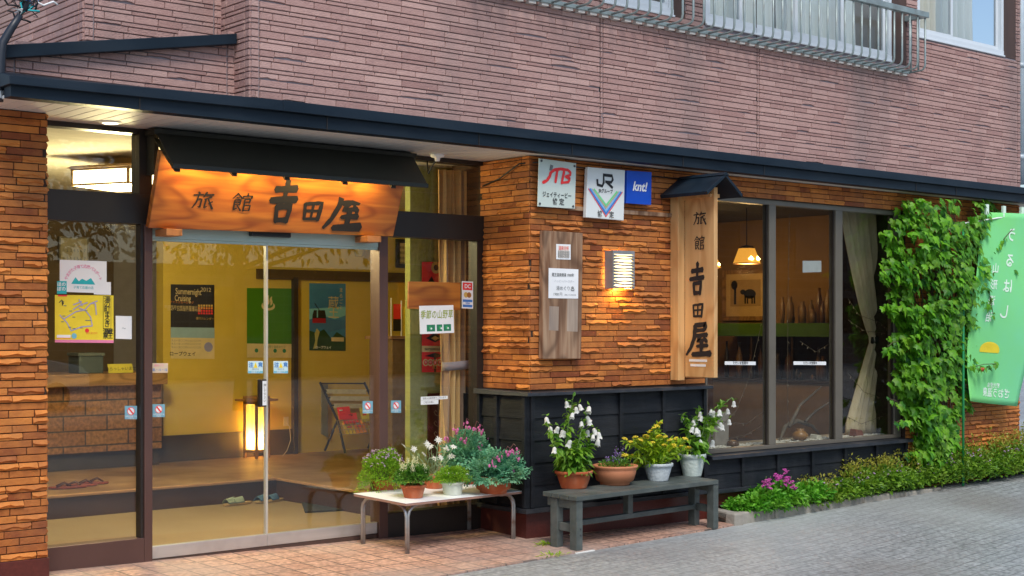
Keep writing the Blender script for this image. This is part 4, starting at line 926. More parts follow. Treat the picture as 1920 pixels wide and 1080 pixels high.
pq, P = panel('wooden_plaque', [(767,527.5),(864,530),(863,581.5),(766,579)], -.055, .02, M_SIGN, bevel=.003); tag(pq, 'blank orange wooden plaque hanging on the sidelight right of the doors', 'plaque')
o, f = stick('notice', [(786,573.5),(850,572),(851.5,624),(787.5,626.5)], -.058, WHT, 'white notice with olive brush characters hung below the orange plaque', 'notice')
OLIVE = mat('print_olive', (.30,.36,.04)); DGREEN = mat('print_deep_green', (.02,.20,.10))
for i, ch in enumerate('季節の山野草'): f.text(ch, .1+.16*i, .66, .072, OLIVE, o, sx=.72, bold=.01, shear=.1)
for a in (.2,.49,.69): f.rect(a,.08,a+(.24 if a < .3 else .16 if a < .6 else .22),.32,DGREEN,o,t=.0006); f.disc(a+.1,.2,.012,GREENP,o,d=.0012); f.disc(a+.13,.18,.008,WHT,o,d=.0016)
o, f = card('sticker', 866, 527, 887, 578, WHT, 'narrow white payment card sticker beside the orange plaque', 'sticker', y=-.0, dy=1)
f.rect(.08,.68,.92,.95,RED,o); f.text('DC', .5,.81,.045,WHT,o,bold=.03,d=.0012); f.disc(.36,.5,.022,GOLD,o,d=.0004); f.disc(.64,.5,.022,mat('print_brown',(.35,.14,.03)),o,d=.0008); f.rect(.08,.05,.92,.33,BLUEP,o); f.rect(.08,.14,.92,.24,WHT,o,d=.0008); f.text('VISA', .5,.19,.022,BLUEP,o,d=.0018,bold=.03)
o, f = stick('notice', [(789,744),(839.5,742),(839.5,748),(789,751)], gy, WHT, 'thin white strip of small print on the glass over the dark red panel', 'notice'); f.text('当館は全館禁煙でございます', .5,.5,.018,GREYP,o)
o, f = stick('notice', [(789,751.2),(822,749.5),(822,757.5),(789,759)], gy, WHT, 'short white strip tucked under the longer strip on the sidelight', 'notice'); f.text('ご協力お願い', .45,.5,.018,GREYP,o)
# shop window strips
for (x0, x1, lab) in ((1359,1417,'white strip sticker across the left pane of the shop window'),(1488,1549,'white strip sticker across the middle pane of the shop window')):
    o, f = stick('sticker', [(x0,677.5),(x1,678),(x1,684.5),(x0,684)], WY+.002, WHT, lab, 'sticker'); f.text('ただいま営業中', .5,.5,.03,INK,o,bold=.01)
o, f = stick('notice', [(1505,489),(1540,489),(1540,510),(1505,511)], WY+.06, mat('paper_dim',(.55,.55,.55)), 'plain pale card hanging high inside the middle shop pane', 'notice')
# ================================================================== table, bench, pots and their plants
M_TTOP = mat('table_top_white', (.80,.84,.86), (.88,.91,.92), rough=.35, scale=4, dirt=(.62,.62,.60), dscale=9, damt=.3)
M_TEDGE = mat('table_edge', (.35,.20,.15), rough=.6)
M_RUST = mat('rusty_chrome', (.36,.37,.36), (.46,.47,.46), rough=.35, metal=.55, scale=5, dirt=(.20,.075,.02), dscale=9, damt=1, stretch=(1,1,.4))
M_BENCH = mat('grey_green_paint', (.055,.068,.062), (.10,.118,.108), rough=.5, scale=6, bump=.25, bscale=25, stretch=(.7,3,3), dirt=(.16,.17,.155), dscale=6, damt=.45)
def local(o, ang):
    c, s = cos(ang), sin(ang)
    def f(u, v, w_, flat=False):
        x, y = o[0]+u*c-v*s, o[1]+u*s+v*c; return Vector((x, y, gz(x, y)+w_))
    return f
# table: u runs along the front edge, v goes back towards the glass
T0 = (6.0, -.69); tf = local(T0, radians(5.9)); TH = .375; TW, TD = 1.255, .58
tb = thing('low_table', 'low white topped table on rusty bent steel legs holding potted plants', 'table', (6.7, -.3, gz(6.7, -.3)))
def slab(b, f, u0, v0, w0, u1, v1, w1, t=.5): b.hexa([f(u0,v0,w0),f(u1,v0,w0),f(u1,v1,w0),f(u0,v1,w0),f(u0,v0,w1),f(u1,v0,w1),f(u1,v1,w1),f(u0,v1,w1)], t)
b = MB(); slab(b, tf, 0, 0, TH-.003, TW, TD, TH); o = b.build('table_top', M_TTOP, tb, .0015)
b = MB(); slab(b, tf, .002, .002, TH-.02, TW-.002, TD-.002, TH-.0031); b.build('edge_board', M_TEDGE, tb)
for (u, v, su, sv) in ((.05,.04,1,1),(TW-.10,.04,-1,1),(.05,TD-.05,1,-1),(TW-.10,TD-.05,-1,-1)):
    b = MB()
    for du, dv in ((.16*su, 0), (0, .16*sv)):     # two bent tubes side by side at each corner
        e = Vector((.008 if du else -.008, 0, 0))
        b.tube([tf(u+du*.4*0, v, .004)+e, tf(u, v, TH-.11)+e, tf(u+du*.06, v+dv*.06, TH-.07)+e, tf(u+du*.28, v+dv*.28, TH-.035)+e, tf(u+du*.6, v+dv*.6, TH-.0215)+e, tf(u+du*1.0, v+dv*1.0, TH-.021)+e], .0115, 9)
    b.build('leg', M_RUST, tb, smooth=True)
# bench
B0 = (7.205, -1.19); bf = local(B0, atan2(.215, 1.82)); BH = .412; BL, BD = 1.835, .345
bn_ = thing('bench', 'grey green painted slatted wooden bench carrying four flower pots', 'bench', (8.3, -.7, gz(8.3, -.7)))
for k in range(4):
    b = MB(); slab(b, bf, 0 if k else .0, k*BD/4+.003, BH-.035, BL, (k+1)*BD/4-.003, BH); b.build('seat_plank', M_BENCH, bn_, .004)
for u in (.0, BL-.07):
    for v in (.012, BD-.14):
        b = MB(); slab(b, bf, u+.012, v, .002, u+.082, v+.07, BH-.0355); b.build('leg', M_BENCH, bn_, .004)
    b = MB(); slab(b, bf, u+.03, .083, .135, u+.065, BD-.141, .195); slab(b, bf, u+.025, .083, BH-.1, u+.07, BD-.03, BH-.036); b.build('end_rail', M_BENCH, bn_, .003)
b = MB(); slab(b, bf, .083, .20, .145, BL-.06, .245, .185); b.build('stretcher', M_BENCH, bn_, .003)
b = MB(); slab(b, bf, BL*.47, .195, .186, BL*.47+.06, .25, BH-.036); b.build('centre_post', M_BENCH, bn_, .003)
for zz in (.12, .165):
    q = bf(.055, .011, zz); b = MB(); b.tube([q, q+Vector((0,-.004,0))], .007, 8); b.build('bolt', STEEL, bn_)
b = MB(); slab(b, bf, -.03, -.02, -.012, .19, .12, .0015); tag(b.build('paver_block', mat('white_block', (.62,.62,.58), rough=.8, scale=9, bump=.3), bevel=.003), 'flat white block under the front left bench leg', 'block')

# ---- leaf shapes
def frame(d, up):
    d = d.normalized(); s = d.cross(up)
    s = s.normalized() if s.length > 1e-4 else d.orthogonal().normalized(); return d, s, s.cross(d)
def leaf(b, p, d, up, L, Wd, t, fold=.25, droop=.3):
    d, s, n = frame(Vector(d), Vector(up)); p = Vector(p)
    q = [p, p+d*L*.35-n*droop*L*.05, p+d*L*.7-n*droop*L*.25, p+d*L*.98-n*droop*L*.55]
    f = n*fold*Wd
    vs = [q[0], q[1], q[2], q[3], q[1]+s*Wd*.5+f, q[2]+s*Wd*.38+f, q[1]-s*Wd*.5+f, q[2]-s*Wd*.38+f]
    b.add(vs, [(0,4,1),(1,4,5,2),(2,5,3),(0,1,6),(1,2,7,6),(2,3,7)], t)
def ivyleaf(b, p, d, up, L, t):
    d, s, n = frame(Vector(d), Vector(up)); p = Vector(p)
    ol = [(0,.0),(.22,-.12),(.50,.05),(.36,.28),(.47,.52),(.22,.55),(0,1.0),(-.22,.55),(-.47,.52),(-.36,.28),(-.50,.05),(-.22,-.12)]
    vs = [p + d*L*.3 + n*L*.05] + [p + s*(a*L*random.uniform(.9,1.1)) + d*(c*L) - n*(abs(a)*.22+max(0,c-.4)*.35)*L for a, c in ol]
    b.add(vs, [(0, i+1, (i+1) % 12+1) for i in range(12)], t)
def rnd(s=1): return Vector((random.gauss(0,s), random.gauss(0,s), random.gauss(0,s)))
LG = lambda n, a, c, tr=.35, r=.5: mat(n, a, c, rough=r, scale=25, tint=True, leaf=tr, dirt=tuple(.55*c[i]+.45*(.42,.40,.05)[i] for i in range(3)), dscale=6, damt=.45)
L_DEEP = LG('leaf_green', (.03,.14,.018), (.18,.42,.04)); L_BRIGHT = LG('leaf_bright', (.09,.28,.012), (.40,.64,.04)); L_BLUE = LG('leaf_bluegreen', (.05,.29,.16), (.28,.60,.36)); L_IVY = LG('leaf_ivy', (.012,.13,.008), (.21,.56,.018)); L_BED = LG('leaf_bed', (.04,.17,.012), (.26,.46,.03)); L_YEL = LG('leaf_yellowgreen', (.17,.36,.012), (.50,.68,.03))
L_MID = LG('leaf_mid', (.05,.20,.018), (.26,.50,.035))
STEMM = mat('plant_stem', (.10,.20,.04), (.16,.26,.06), rough=.6); VINE = mat('vine_brown', (.07,.05,.03), (.12,.085,.05), rough=.8)
P_WHITE = mat('petal_white', (.82,.84,.78), (.9,.9,.86), rough=.5, leaf=.3); P_CREAM = mat('petal_cream', (.75,.76,.45), (.85,.84,.6), rough=.6, leaf=.3); P_PINK = mat('petal_pink', (.68,.12,.38), (.78,.24,.50), rough=.5, leaf=.3); P_MAUVE = mat('petal_mauve', (.50,.33,.52), (.62,.46,.62), rough=.6, leaf=.3); P_YEL = mat('petal_yellow', (.72,.56,.02), (.82,.68,.05), rough=.6, leaf=.2); P_PURP = mat('petal_purple', (.22,.13,.42), (.34,.22,.52), rough=.6, leaf=.3); P_MAG = mat('petal_magenta', (.62,.06,.40), (.72,.15,.5), rough=.5, leaf=.3)
TERRA = mat('terracotta', (.38,.075,.022), (.50,.125,.038), rough=.75, scale=6, bump=.15, dirt=(.52,.32,.20), dscale=8, damt=.35); TERRA2 = mat('terracotta_light', (.52,.19,.085), (.62,.25,.12), rough=.7, scale=6, dirt=(.4,.13,.05), dscale=5, damt=.4)
POTW = mat('pot_cream', (.58,.60,.50), (.66,.68,.58), rough=.5, scale=5, dirt=(.45,.43,.33), dscale=7, damt=.4); POTG = mat('pot_greyblue', (.52,.58,.60), (.66,.71,.72), rough=.5, scale=18, bump=.7, bscale=45); POTC = mat('pot_celadon', (.55,.64,.58), (.68,.75,.70), rough=.4, scale=18, bump=.6, bscale=40)
def pot(root, c, r0, r1, h, m, rim=.012, feet=False, bowl=False):
    b = MB()
    if bowl: pr = [(r0*.98,.0),(r0,.012),(r0*1.0,.02),(r0*1.25,.035),(r1*.9,h*.55),(r1*.93,h*.78),(r1*.91,h*.82),(r1*1.0,h*.9),(r1,h),(r1*.94,h),(r1*.90,h*.9)]
    else: pr = [(r0,.0),(r0*1.01,.006),(r1*.93,h*.78),(r1*.93,h*.80),(r1+rim*.3,h*.82),(r1+rim*.4,h*.985),(r1+rim*.2,h),(r1*.92,h),(r1*.90,h*.88)]
    b.lathe(pr, c, 32); o = b.build('pot', m, root, smooth=True)
    MB().lathe([(r1*.905,h*.84),(r1*.905,h*.87)], c, 24).build('potting_soil', M_SOIL, root)
    return o
def top(px, py, f0, hh, back=.09):      # centre of a pot whose near rim is seen at (px, py) on the table or bench top
    return G(px, py, hh) + Vector((.64, .77, 0))*back
def plant(name, lab, c): return thing(name, lab, 'potted plant', c, 'potted plants set out by the wall')
def bush(root, c, rx, ry, rz, n, ls, m, kind='oval', lay=.35, stems=40, base=None, up=.5, droop=.4, wr=.5, low=.35):
    """leaves through a mound; c is the mound centre"""
    b = MB(); c = Vector(c); base = Vector(base or c-Vector((0,0,rz)))
    for i in range(n):
        d = rnd().normalized(); d.z = abs(d.z)*(1+low)-low; r = random.random()**lay
        lump = 1 + .16*sin(d.x*5+c.x*9)*cos(d.y*6+c.y*7) + .10*sin(9*d.z+3*d.x)
        p = c + Vector((d.x*rx, d.y*ry, d.z*rz))*r*lump
        t = min(1, max(0, random.gauss(.5, .23)))
        dd = (d + rnd(.5) + Vector((0,0,up))).normalized(); l = ls*random.uniform(.6,1.25)
        if kind == 'oval': leaf(b, p, dd, Vector((0,0,1))+rnd(.3), l, l*wr, t, droop=droop)
        elif kind == 'fern':     # a small divided leaf: five lobes on a midrib
            f_, s_, n_ = frame(dd, Vector((0,0,1))+rnd(.3))
            for k in range(3):
                o_ = p + f_*l*.3*k
                for sg in (-1, 1): leaf(b, o_, f_*.6+s_*sg*.9-n_*.1, n_, l*(.55-.1*k), l*.26, t, droop=.5)
            leaf(b, p+f_*l*.8, f_, n_, l*.4, l*.26, t)
    b.build('foliage', m, root)
    if stems:
        b = MB()
        for i in range(stems):
            a = random.uniform(0, 6.28); r = random.random()**.5*.7
            b.tube([base+Vector((cos(a)*rx*.15, sin(a)*ry*.15, 0)), base.lerp(c, .6)+Vector((cos(a)*rx*r*.6, sin(a)*ry*r*.6, 0)), c+Vector((cos(a)*rx*r, sin(a)*ry*r, rz*.4))], .0018, 4)
        b.build('stems', STEMM, root)
def copyflower(proto, root, p, rot=(0,0,0), s=1):
    o = proto.copy(); COL.objects.link(o); o.parent = root; o.location = Vector(p)-root.location; o.rotation_euler = rot; o.scale = (s,)*3; return o
def flowerproto(fill, name, m, root):
    b = MB(); fill(b); OFF[root], sv = Vector((0,0,0)), OFF[root]; o = b.build(name, m, root, smooth=False); OFF[root] = sv; return o
def scatter(proto, root, pts, tilt=.4, s=(.8, 1.2)):
    for i, p in enumerate(pts):
        o = proto if i == 0 else copyflower(proto, root, p)
        o.location = Vector(p)-root.location; o.rotation_euler = (random.gauss(0,tilt), random.gauss(0,tilt), random.uniform(0,6.28)); o.scale = (random.uniform(*s),)*3
def bell(b):     # hanging bell, five flared lobes
    n = 10; rings = []
    for r, z in ((.004,.0),(.011,-.006),(.014,-.018),(.0145,-.030),(.019,-.040)):
        rings.append([Vector((r*cos(2*pi*k/n)*(1.15 if (z < -.035 and k % 2 == 0) else 1), r*sin(2*pi*k/n)*(1.15 if (z < -.035 and k % 2 == 0) else 1), z - (.007 if (z < -.035 and k % 2 == 0) else 0))) for k in range(n)])
    b.add([p for R_ in rings for p in R_], [(i*n+k, i*n+(k+1) % n, (i+1)*n+(k+1) % n, (i+1)*n+k) for i in range(4) for k in range(n)])
def star(b):     # woolly star
    for k in range(9):
        a = 2*pi*k/9; l = .024 if k % 2 else .030; leaf(b, (0,0,0), (cos(a), sin(a), .15), (0,0,1), l, .009, .5, droop=.3)
    b.lathe([(.003,.001),(.006,.004),(.004,.007)], (0,0,0), 8)
def cluster(r, n, d):
    def f(b):
        for i in range(n):
            q = rnd().normalized()*r; q.z = abs(q.z)*.6; b.lathe([(d*.4,-d*.4),(d,.0),(d*.5,d*.6)], q, 6)
    return f
def heart(b):    # small dangling pink flower
    b.lathe([(.001,.0),(.008,-.006),(.009,-.013),(.004,-.020),(.006,-.024)], (0,0,0), 8, sq=.5)
    for s in (-1,1): leaf(b, (0,0,-.02), (s*.8,0,.3), (0,-1,0), .012, .006, .5)

# ---- on the table
c = top(722, 922, tf, TH); p = plant('potted_plant', 'bushy bright green mound of tiny mauve flowers at the left end of the table', c)
pot(p, c+Vector((.03,.06,0)), .075, .10, .08, TERRA)
cc = c+Vector((.0,.03,.15)); bush(p, cc, .205, .17, .155, 5200, .023, L_BRIGHT, low=.95, up=.7, wr=.32, stems=30, base=c+Vector((.03,.06,.08)))
pf = flowerproto(cluster(.007, 6, .0042), 'flower', P_MAUVE, p)
scatter(pf, p, [cc+Vector((x*.19, y*.15, sqrt(max(.05, 1-x*x-y*y))*.155+random.uniform(-.006,.022))) for x, y in [(random.uniform(-.95,.95), random.uniform(-.9,.7)) for _ in range(85)] if x*x+y*y < .98])
c = top(774, 935, tf, TH, .065); p = plant('potted_plant', 'small red clay pot of feathery green leaves and cream plumes on the table front', c)
pot(p, c, .068, .094, .098, TERRA)
bush(p, c+Vector((0,0,.145)), .135, .11, .085, 2400, .028, L_DEEP, up=.5, wr=.42, stems=25, base=c+Vector((0,0,.09)))
b = MB()
for i in range(16):
    a = random.uniform(0,6.28); r = random.uniform(.01,.11); o_ = c+Vector((cos(a)*r, sin(a)*r*.7, .19)); h = random.uniform(.05,.12); ln = Vector((cos(a)*.2, sin(a)*.15, 1))
    for k in range(60):
        s = k/60; q = o_+ln*h*s+rnd(.012*(1-s)+.002); leaf(b, q, rnd()+Vector((0,0,.6)), rnd(), .009, .006, random.random())
b.build('flower_plumes', P_CREAM, p)
c = top(848, 929, tf, TH, .065); p = plant('potted_plant', 'cream white pot of fine trailing green foliage at the middle of the table', c)
pot(p, c, .070, .084, .098, POTW)
bush(p, c+Vector((0,0,.125)), .155, .12, .075, 3600, .02, L_BRIGHT, up=.35, wr=.38, stems=10, base=c+Vector((0,0,.09)))
pf = flowerproto(cluster(.006, 5, .004), 'flower', P_WHITE, p); scatter(pf, p, [c+Vector((random.uniform(-.10,.10), random.uniform(-.08,.05), random.uniform(.15,.18))) for _ in range(26)])
c = top(813, 917, tf, TH, .06); p = plant('potted_plant', 'tall thin stemmed plant with woolly white star flowers behind the cream pot', c)
pot(p, c, .065, .085, .10, TERRA)
b = MB(); pts = []
for (px, py) in [(757,836),(776,842),(801,833),(822,825),(836,842),(795,852),(815,860),(826,858),(838,840),(846,856),(850,838),(808,838)]:
    q = Y(px, py, c.y+random.uniform(-.08,.05)); pts.append(q); m_ = c.lerp(q, .55)+Vector((0,0,.03)); b.tube([c+Vector((random.uniform(-.03,.03),0,.09)), m_, q], .0025, 5)
    for k in range(5): s = random.uniform(.3,.9); leaf(b, (c+Vector((0,0,.09))).lerp(q, s), (q-c).normalized()+rnd(.6), rnd(), .045, .008, .5)
b.build('stems', mat('stem_greygreen', (.22,.32,.15), (.32,.42,.22), rough=.7, tint=True), p)
pf = flowerproto(star, 'flower', P_WHITE, p)
for i, q in enumerate(pts):
    o = pf if i == 0 else copyflower(pf, p, q); o.location = q-p.location; o.rotation_euler = (radians(random.uniform(25,75)), random.gauss(0,.3), random.gauss(-.4,.5)); o.scale = (random.uniform(1.0,1.35),)*3
def bleeding(c, r0, r1, h, cen, rx, ry, rz, lab, fl, m=TERRA, bowl=True):
    p = plant('potted_plant', lab, c); pot(p, c, r0, r1, h, m, bowl=bowl)
    bush(p, cen, rx, ry, rz, 1250, .062, L_BLUE, kind='fern', up=.25, stems=30, base=c+Vector((0,0,h*.9)), lay=.3, low=.4)
    pf = flowerproto(heart, 'flower', P_PINK, p); pts = []; b = MB()
    for (px, py) in fl:
        q0 = Y(px, py, cen.y-ry*.8); b.tube([cen+Vector(((q0.x-cen.x)*.5, 0, rz*.5)), q0+Vector((0,.0,.045)), q0+Vector((.02,0,.03))], .0022, 4)
        for k in range(5): pts.append(q0+Vector((random.uniform(-.02,.025), random.uniform(-.02,.02), random.uniform(-.02,.028))))
    b.build('flower_stems', mat('stem_reddish', (.25,.10,.10), rough=.6), p); scatter(pf, p, pts, tilt=.25, s=(.85,1.3))
c = top(880, 908, tf, TH, .075); bleeding(c, .08, .11, .11, Y(880, 856, c.y), .215, .15, .155, 'taller blue green lobed plant with pink flowers at the back of the table', [(875,795),(894,800),(901,806),(852,806),(838,820),(922,820),(900,838),(870,825)])
c = top(925, 927, tf, TH, .10); bleeding(c, .105, .152, .135, Y(932, 886, c.y-.01), .235, .18, .125, 'wide clay bowl of blue green lobed leaves and pink flowers at the right table end', [(952,848),(963,843),(972,853),(938,858),(925,868),(960,885)])

# ---- on the bench
def bells(c, lab, potf, stems, leafn, extra=()):
    p = plant('potted_plant', lab, c); potf(p); b = MB(); lf = MB(); pts = []; base = c
    for st in stems:
        q = [Y(px, py, c.y+dy) for px, py, dy in st]
        q[0] = base+Vector((random.uniform(-.05,.05), random.uniform(-.04,.04), .09)); b.tube(q, [.004]*(len(q)-1)+[.002], 5)
        for k in range(34):
            s = random.uniform(.10,1)*(len(q)-1); i = min(int(s), len(q)-2); o_ = q[i].lerp(q[i+1], s-i); big = 1.25-.8*s/(len(q)-1)
            leaf(lf, o_, rnd(.8)+Vector((0,-.15,.25)), Vector((0,0,1))+rnd(.3), .095*big, .052*big, min(1,max(0,random.gauss(.5,.25))), droop=.8)
    for k in range(leafn):
        a = random.uniform(0,6.28); r = random.uniform(.02,.15); leaf(lf, base+Vector((cos(a)*r*.6, sin(a)*r*.6, random.uniform(.12,.30))), (cos(a), sin(a), .1), Vector((0,0,1))+rnd(.25), random.uniform(.06,.11), random.uniform(.04,.06), min(1,max(0,random.gauss(.45,.25))), droop=.9)
    pf = flowerproto(bell, 'flower', P_WHITE, p); pts = [Y(px, py, c.y+random.uniform(-.09,.05)) for px, py in extra]
    for i, q in enumerate(pts):
        o = pf if i == 0 else copyflower(pf, p, q); o.location = q-p.location; o.rotation_euler = (random.gauss(0,.25), random.gauss(0,.25), random.uniform(0,6)); o.scale = (random.uniform(1.0,1.35),)*3
    for q in pts: b.tube([q, q+Vector((random.uniform(-.012,.012),.005,.02)), q+Vector((random.uniform(-.03,.03),.03,.015))], .0015, 4); leaf(lf, q+Vector((0,0,.012)), rnd()+Vector((0,0,.3)), rnd(), .035, .016, .7)
    b.build('stems', STEMM, p); lf.build('foliage', L_MID, p)
c = top(1077, 917, bf, BH, .09)
bells(c, 'tall campanula with many white bell flowers in a clay pot, leftmost on the bench', lambda p: pot(p, c, .10, .145, .135, TERRA),
      [[(1070,890,0),(1060,830,0),(1075,742,.0)],[(1065,890,0),(1045,840,-.03),(1025,790,-.03)],[(1080,890,0),(1085,830,-.02),(1102,765,0)],[(1085,890,.02),(1098,845,.02),(1118,805,.03)],[(1075,890,.03),(1068,830,.05),(1062,770,.06)],[(1070,890,-.05),(1080,850,-.08),(1092,800,-.08)]], 130,
      [(1062,752),(1080,763),(1024,782),(1074,774),(1100,780),(1103,785),(1047,800),(1055,806),(1059,808),(1090,810),(1102,806),(1113,803),(1090,790),(1112,815),(1122,823),(1122,810),(1105,762),(1032,800),(1068,760),(1070,825),(1040,838),(1086,758)])
c = top(1155, 911, bf, BH, .11); p = plant('potted_plant', 'wide pale terracotta bowl with sparse purple flower spikes, second on the bench', c)
pot(p, c, .12, .185, .155, TERRA2, bowl=True)
bush(p, c+Vector((0,0,.15)), .14, .12, .05, 420, .025, L_DEEP, stems=0, up=.8)
b = MB(); fl = MB()
for (px, py) in [(1156,840),(1163,848),(1170,838),(1149,858),(1160,862),(1136,858),(1175,850)]:
    q = Y(px, py, c.y); b.tube([c+Vector((random.uniform(-.05,.05),0,.14)), q], .002, 4)
    for k in range(16): s = random.uniform(.65,1); o_ = (c+Vector((0,0,.14))).lerp(q, s)+rnd(.008); leaf(fl, o_, rnd(), rnd(), .018, .010, random.random())
b.build('stems', STEMM, p); fl.build('flower_spikes', P_PURP, p)
c = top(1236, 903, bf, BH, .08); p = plant('potted_plant', 'spreading yellow flowered plant in a grey white bucket pot, third on the bench', c)
pot(p, c, .082, .122, .145, POTG, rim=.006)
b = MB(); lf = MB(); heads = []
for (px, py) in [(1170,826),(1190,823),(1199,828),(1181,832),(1218,812),(1225,806),(1236,797),(1230,802),(1246,822),(1205,838),(1234,822),(1254,828),(1262,838),(1276,840),(1289,843),(1267,826),(1193,870),(1183,858),(1170,857),(1222,833),(1244,838),(1283,826),(1210,822),(1255,846)]:
    q = Y(px, py, c.y+random.uniform(-.13,.1)); heads.append(q); o_ = c+Vector((random.uniform(-.04,.04), random.uniform(-.04,.04), .12)); m_ = o_.lerp(q, .55)+Vector((0,0,.02)); b.tube([o_, m_, q], .0028, 5)
    for k in range(46): s = random.uniform(.1,.98); z_ = o_.lerp(m_, s*2) if s < .5 else m_.lerp(q, s*2-1); leaf(lf, z_, (q-o_).normalized()+rnd(.75), Vector((0,0,1))+rnd(.4), random.uniform(.04,.08), random.uniform(.015,.026), min(1,max(0,random.gauss(.5,.25))))
b.build('stems', STEMM, p); lf.build('foliage', L_YEL, p)
pf = flowerproto(cluster(.018, 34, .0055), 'flower', P_YEL, p); scatter(pf, p, [h_+Vector((-.012,-.02,.012)) for h_ in heads], tilt=.35, s=(1.0,1.5))
c = top(1300, 894, bf, BH, .075)
bells(c, 'white bell flowers arching to the right from a pale celadon pot, rightmost on the bench', lambda p: pot(p, c, .078, .118, .19, POTC, rim=.004),
      [[(1298,855,0),(1290,810,0),(1280,776,0)],[(1300,855,0),(1303,800,0),(1310,762,0)],[(1305,855,0),(1318,810,-.04),(1322,790,-.04)],[(1305,855,.0),(1330,800,-.02),(1352,762,-.03),(1372,745,-.04)],[(1300,855,.03),(1330,790,.02),(1362,770,0)]], 30,
      [(1279,781),(1299,788),(1303,783),(1309,785),(1313,772),(1316,780),(1306,802),(1310,806),(1300,800),(1327,785),(1318,810),(1338,770),(1334,768),(1349,768),(1364,766),(1376,752),(1352,792),(1355,796),(1367,786),(1337,825),(1312,824)])
# drooping big leaf at the celadon pot and small weeds in the tile joints
for (px, py, n, lab) in ((1032,1022,46,'small green weed sprouting between tiles at the pier corner'),(1035,1043,26,'low weed at the street edge of the tiles left of the bench')):
    q = G(px, py); b = MB()
    for k in range(n): a = random.uniform(0,6.28); r = random.uniform(0,.11); leaf(b, q+Vector((cos(a)*r*1.3, sin(a)*r*.6, .004)), (cos(a), sin(a), random.uniform(.2,1.0)), (0,0,1), random.uniform(.03,.06), .012, random.random())
    tag(b.build('weed', L_YEL), lab, 'weed')
# ================================================================== inside the hall
# ceiling lamp
def lamp_light(name, loc, e, col, size=.1):
    l = bpy.data.lights.new(name, 'POINT'); l.energy = e; l.color = col; l.shadow_soft_size = size
    o = bpy.data.objects.new(name, l); COL.objects.link(o); o.location = loc; return o
M_LAMPW = wood('lamp_wood', (.45,.30,.15), (.55,.38,.2), 0, rough=.5)
M_PAPER = mat('lit_paper', (.9,.85,.65), emit=(1,.86,.50), es=4.2)
zc = 2.69; p = Z(219, 360, zc)      # near corner
cl = thing('ceiling_lamp', 'square wooden framed ceiling lamp glowing white behind the top left pane', 'lamp', (p.x, p.y+.3, zc))
q = Z(136, 349, zc); ang = atan2(q.y-p.y, q.x-p.x); L1 = (q-p).length; u1 = Vector((cos(ang), sin(ang), 0)); u2 = Vector((-u1.y, u1.x, 0)); u2 = u2 if u2.x > 0 else -u2
hL = .135
P4 = [p, p+u1*L1, p+u1*L1+u2*L1, p+u2*L1]
b = MB(); b.prism([P4[0],P4[1],P4[2],P4[3]], (0,0,hL)); b.build('shade', M_PAPER, cl)
b = MB()
for i in range(4):
    a_, c_ = P4[i], P4[(i+1) % 4]; out_ = ((a_+c_)/2 - (P4[0]+P4[2])/2).normalized()*.004
    for z in (0, hL-.016): b.obox((a_+c_)/2+out_+Vector((0,0,z+.008)), c_-a_, out_, EZ, (c_-a_).length+.02, .014, .016)
    b.obox(a_+Vector((0,0,hL/2)), u1, u2, EZ, .018, .018, hL)
b.build('frame', M_LAMPW, cl)
ctr = (P4[0]+P4[2])/2; b = MB(); r_ = L1*.72
tp = [ctr+(c-ctr)*1.14+Vector((0,0,hL+.002)) for c in P4]; t2 = [ctr+(c-ctr)*1.02+Vector((0,0,hL+.022)) for c in P4]
b.hexa(tp+t2); b.build('canopy_top', M_LAMPW, cl)
lamp_light('ceiling_lamp_light', ctr+Vector((0,0,-.12)), 185, (1,.83,.42), .25)
# floor lantern
ft = Z(481, 860, FL); an = thing('floor_lantern', 'lit paper floor lantern with wooden frame and flat roof in the hall', 'lamp', ft)
wv = .172; ua, ub_ = Vector((cos(radians(3)), sin(radians(3)), 0)), Vector((-.35, .94, 0)).normalized()
ra, rb = Vector((.97,.25,0)).normalized(), Vector((-.25,.97,0)).normalized()
hz = .60
def lp(a, c, z): return ft + ra*a + rb*c + Vector((0,0,z))
b = MB()
for a, c in ((0,0),(wv,0),(wv,wv),(0,wv)): b.obox(lp(a,c,hz/2), ra, rb, EZ, .026, .026, hz)
for z in (.075, hz-.02):
    for a, c, d in ((wv/2,0,0),(wv/2,wv,0),(0,wv/2,1),(wv,wv/2,1)): b.obox(lp(a,c,z), rb if d else ra, ra if d else rb, EZ, wv, .02, .03)
b.build('frame', wood('lantern_wood', (.30,.15,.05), (.40,.21,.08), 2, rough=.5), an)
b = MB()
for k in range(1, 9):
    for a, c in ((wv*k/9, 0), (0, wv*k/9)): b.obox(lp(a,c,hz/2+.03), ra, rb, EZ, .004, .004, hz-.14)
b.build('lattice', MATS['lantern_wood'], an)
mp_ = mat('lantern_paper', (.85,.70,.40), emit=(1,.52,.08), es=.9, leaf=.6)
b = MB(); b.prism([lp(.01,.01,.09), lp(wv-.01,.01,.09), lp(wv-.01,wv-.01,.09), lp(.01,wv-.01,.09)], (0,0,hz-.13)); b.build('paper', mp_, an)
b = MB(); c_ = lp(wv/2, wv/2, hz); b.obox(c_+Vector((0,0,.01)), ra, rb, EZ, wv+.15, wv+.15, .02); b.obox(c_+Vector((0,0,.035)), ra, rb, EZ, wv+.03, wv+.03, .03); b.build('roof', MATS['lantern_wood'], an, .004)
lamp_light('floor_lantern_light', lp(wv/2, wv/2, .19), 26, (1,.62,.16), .03)
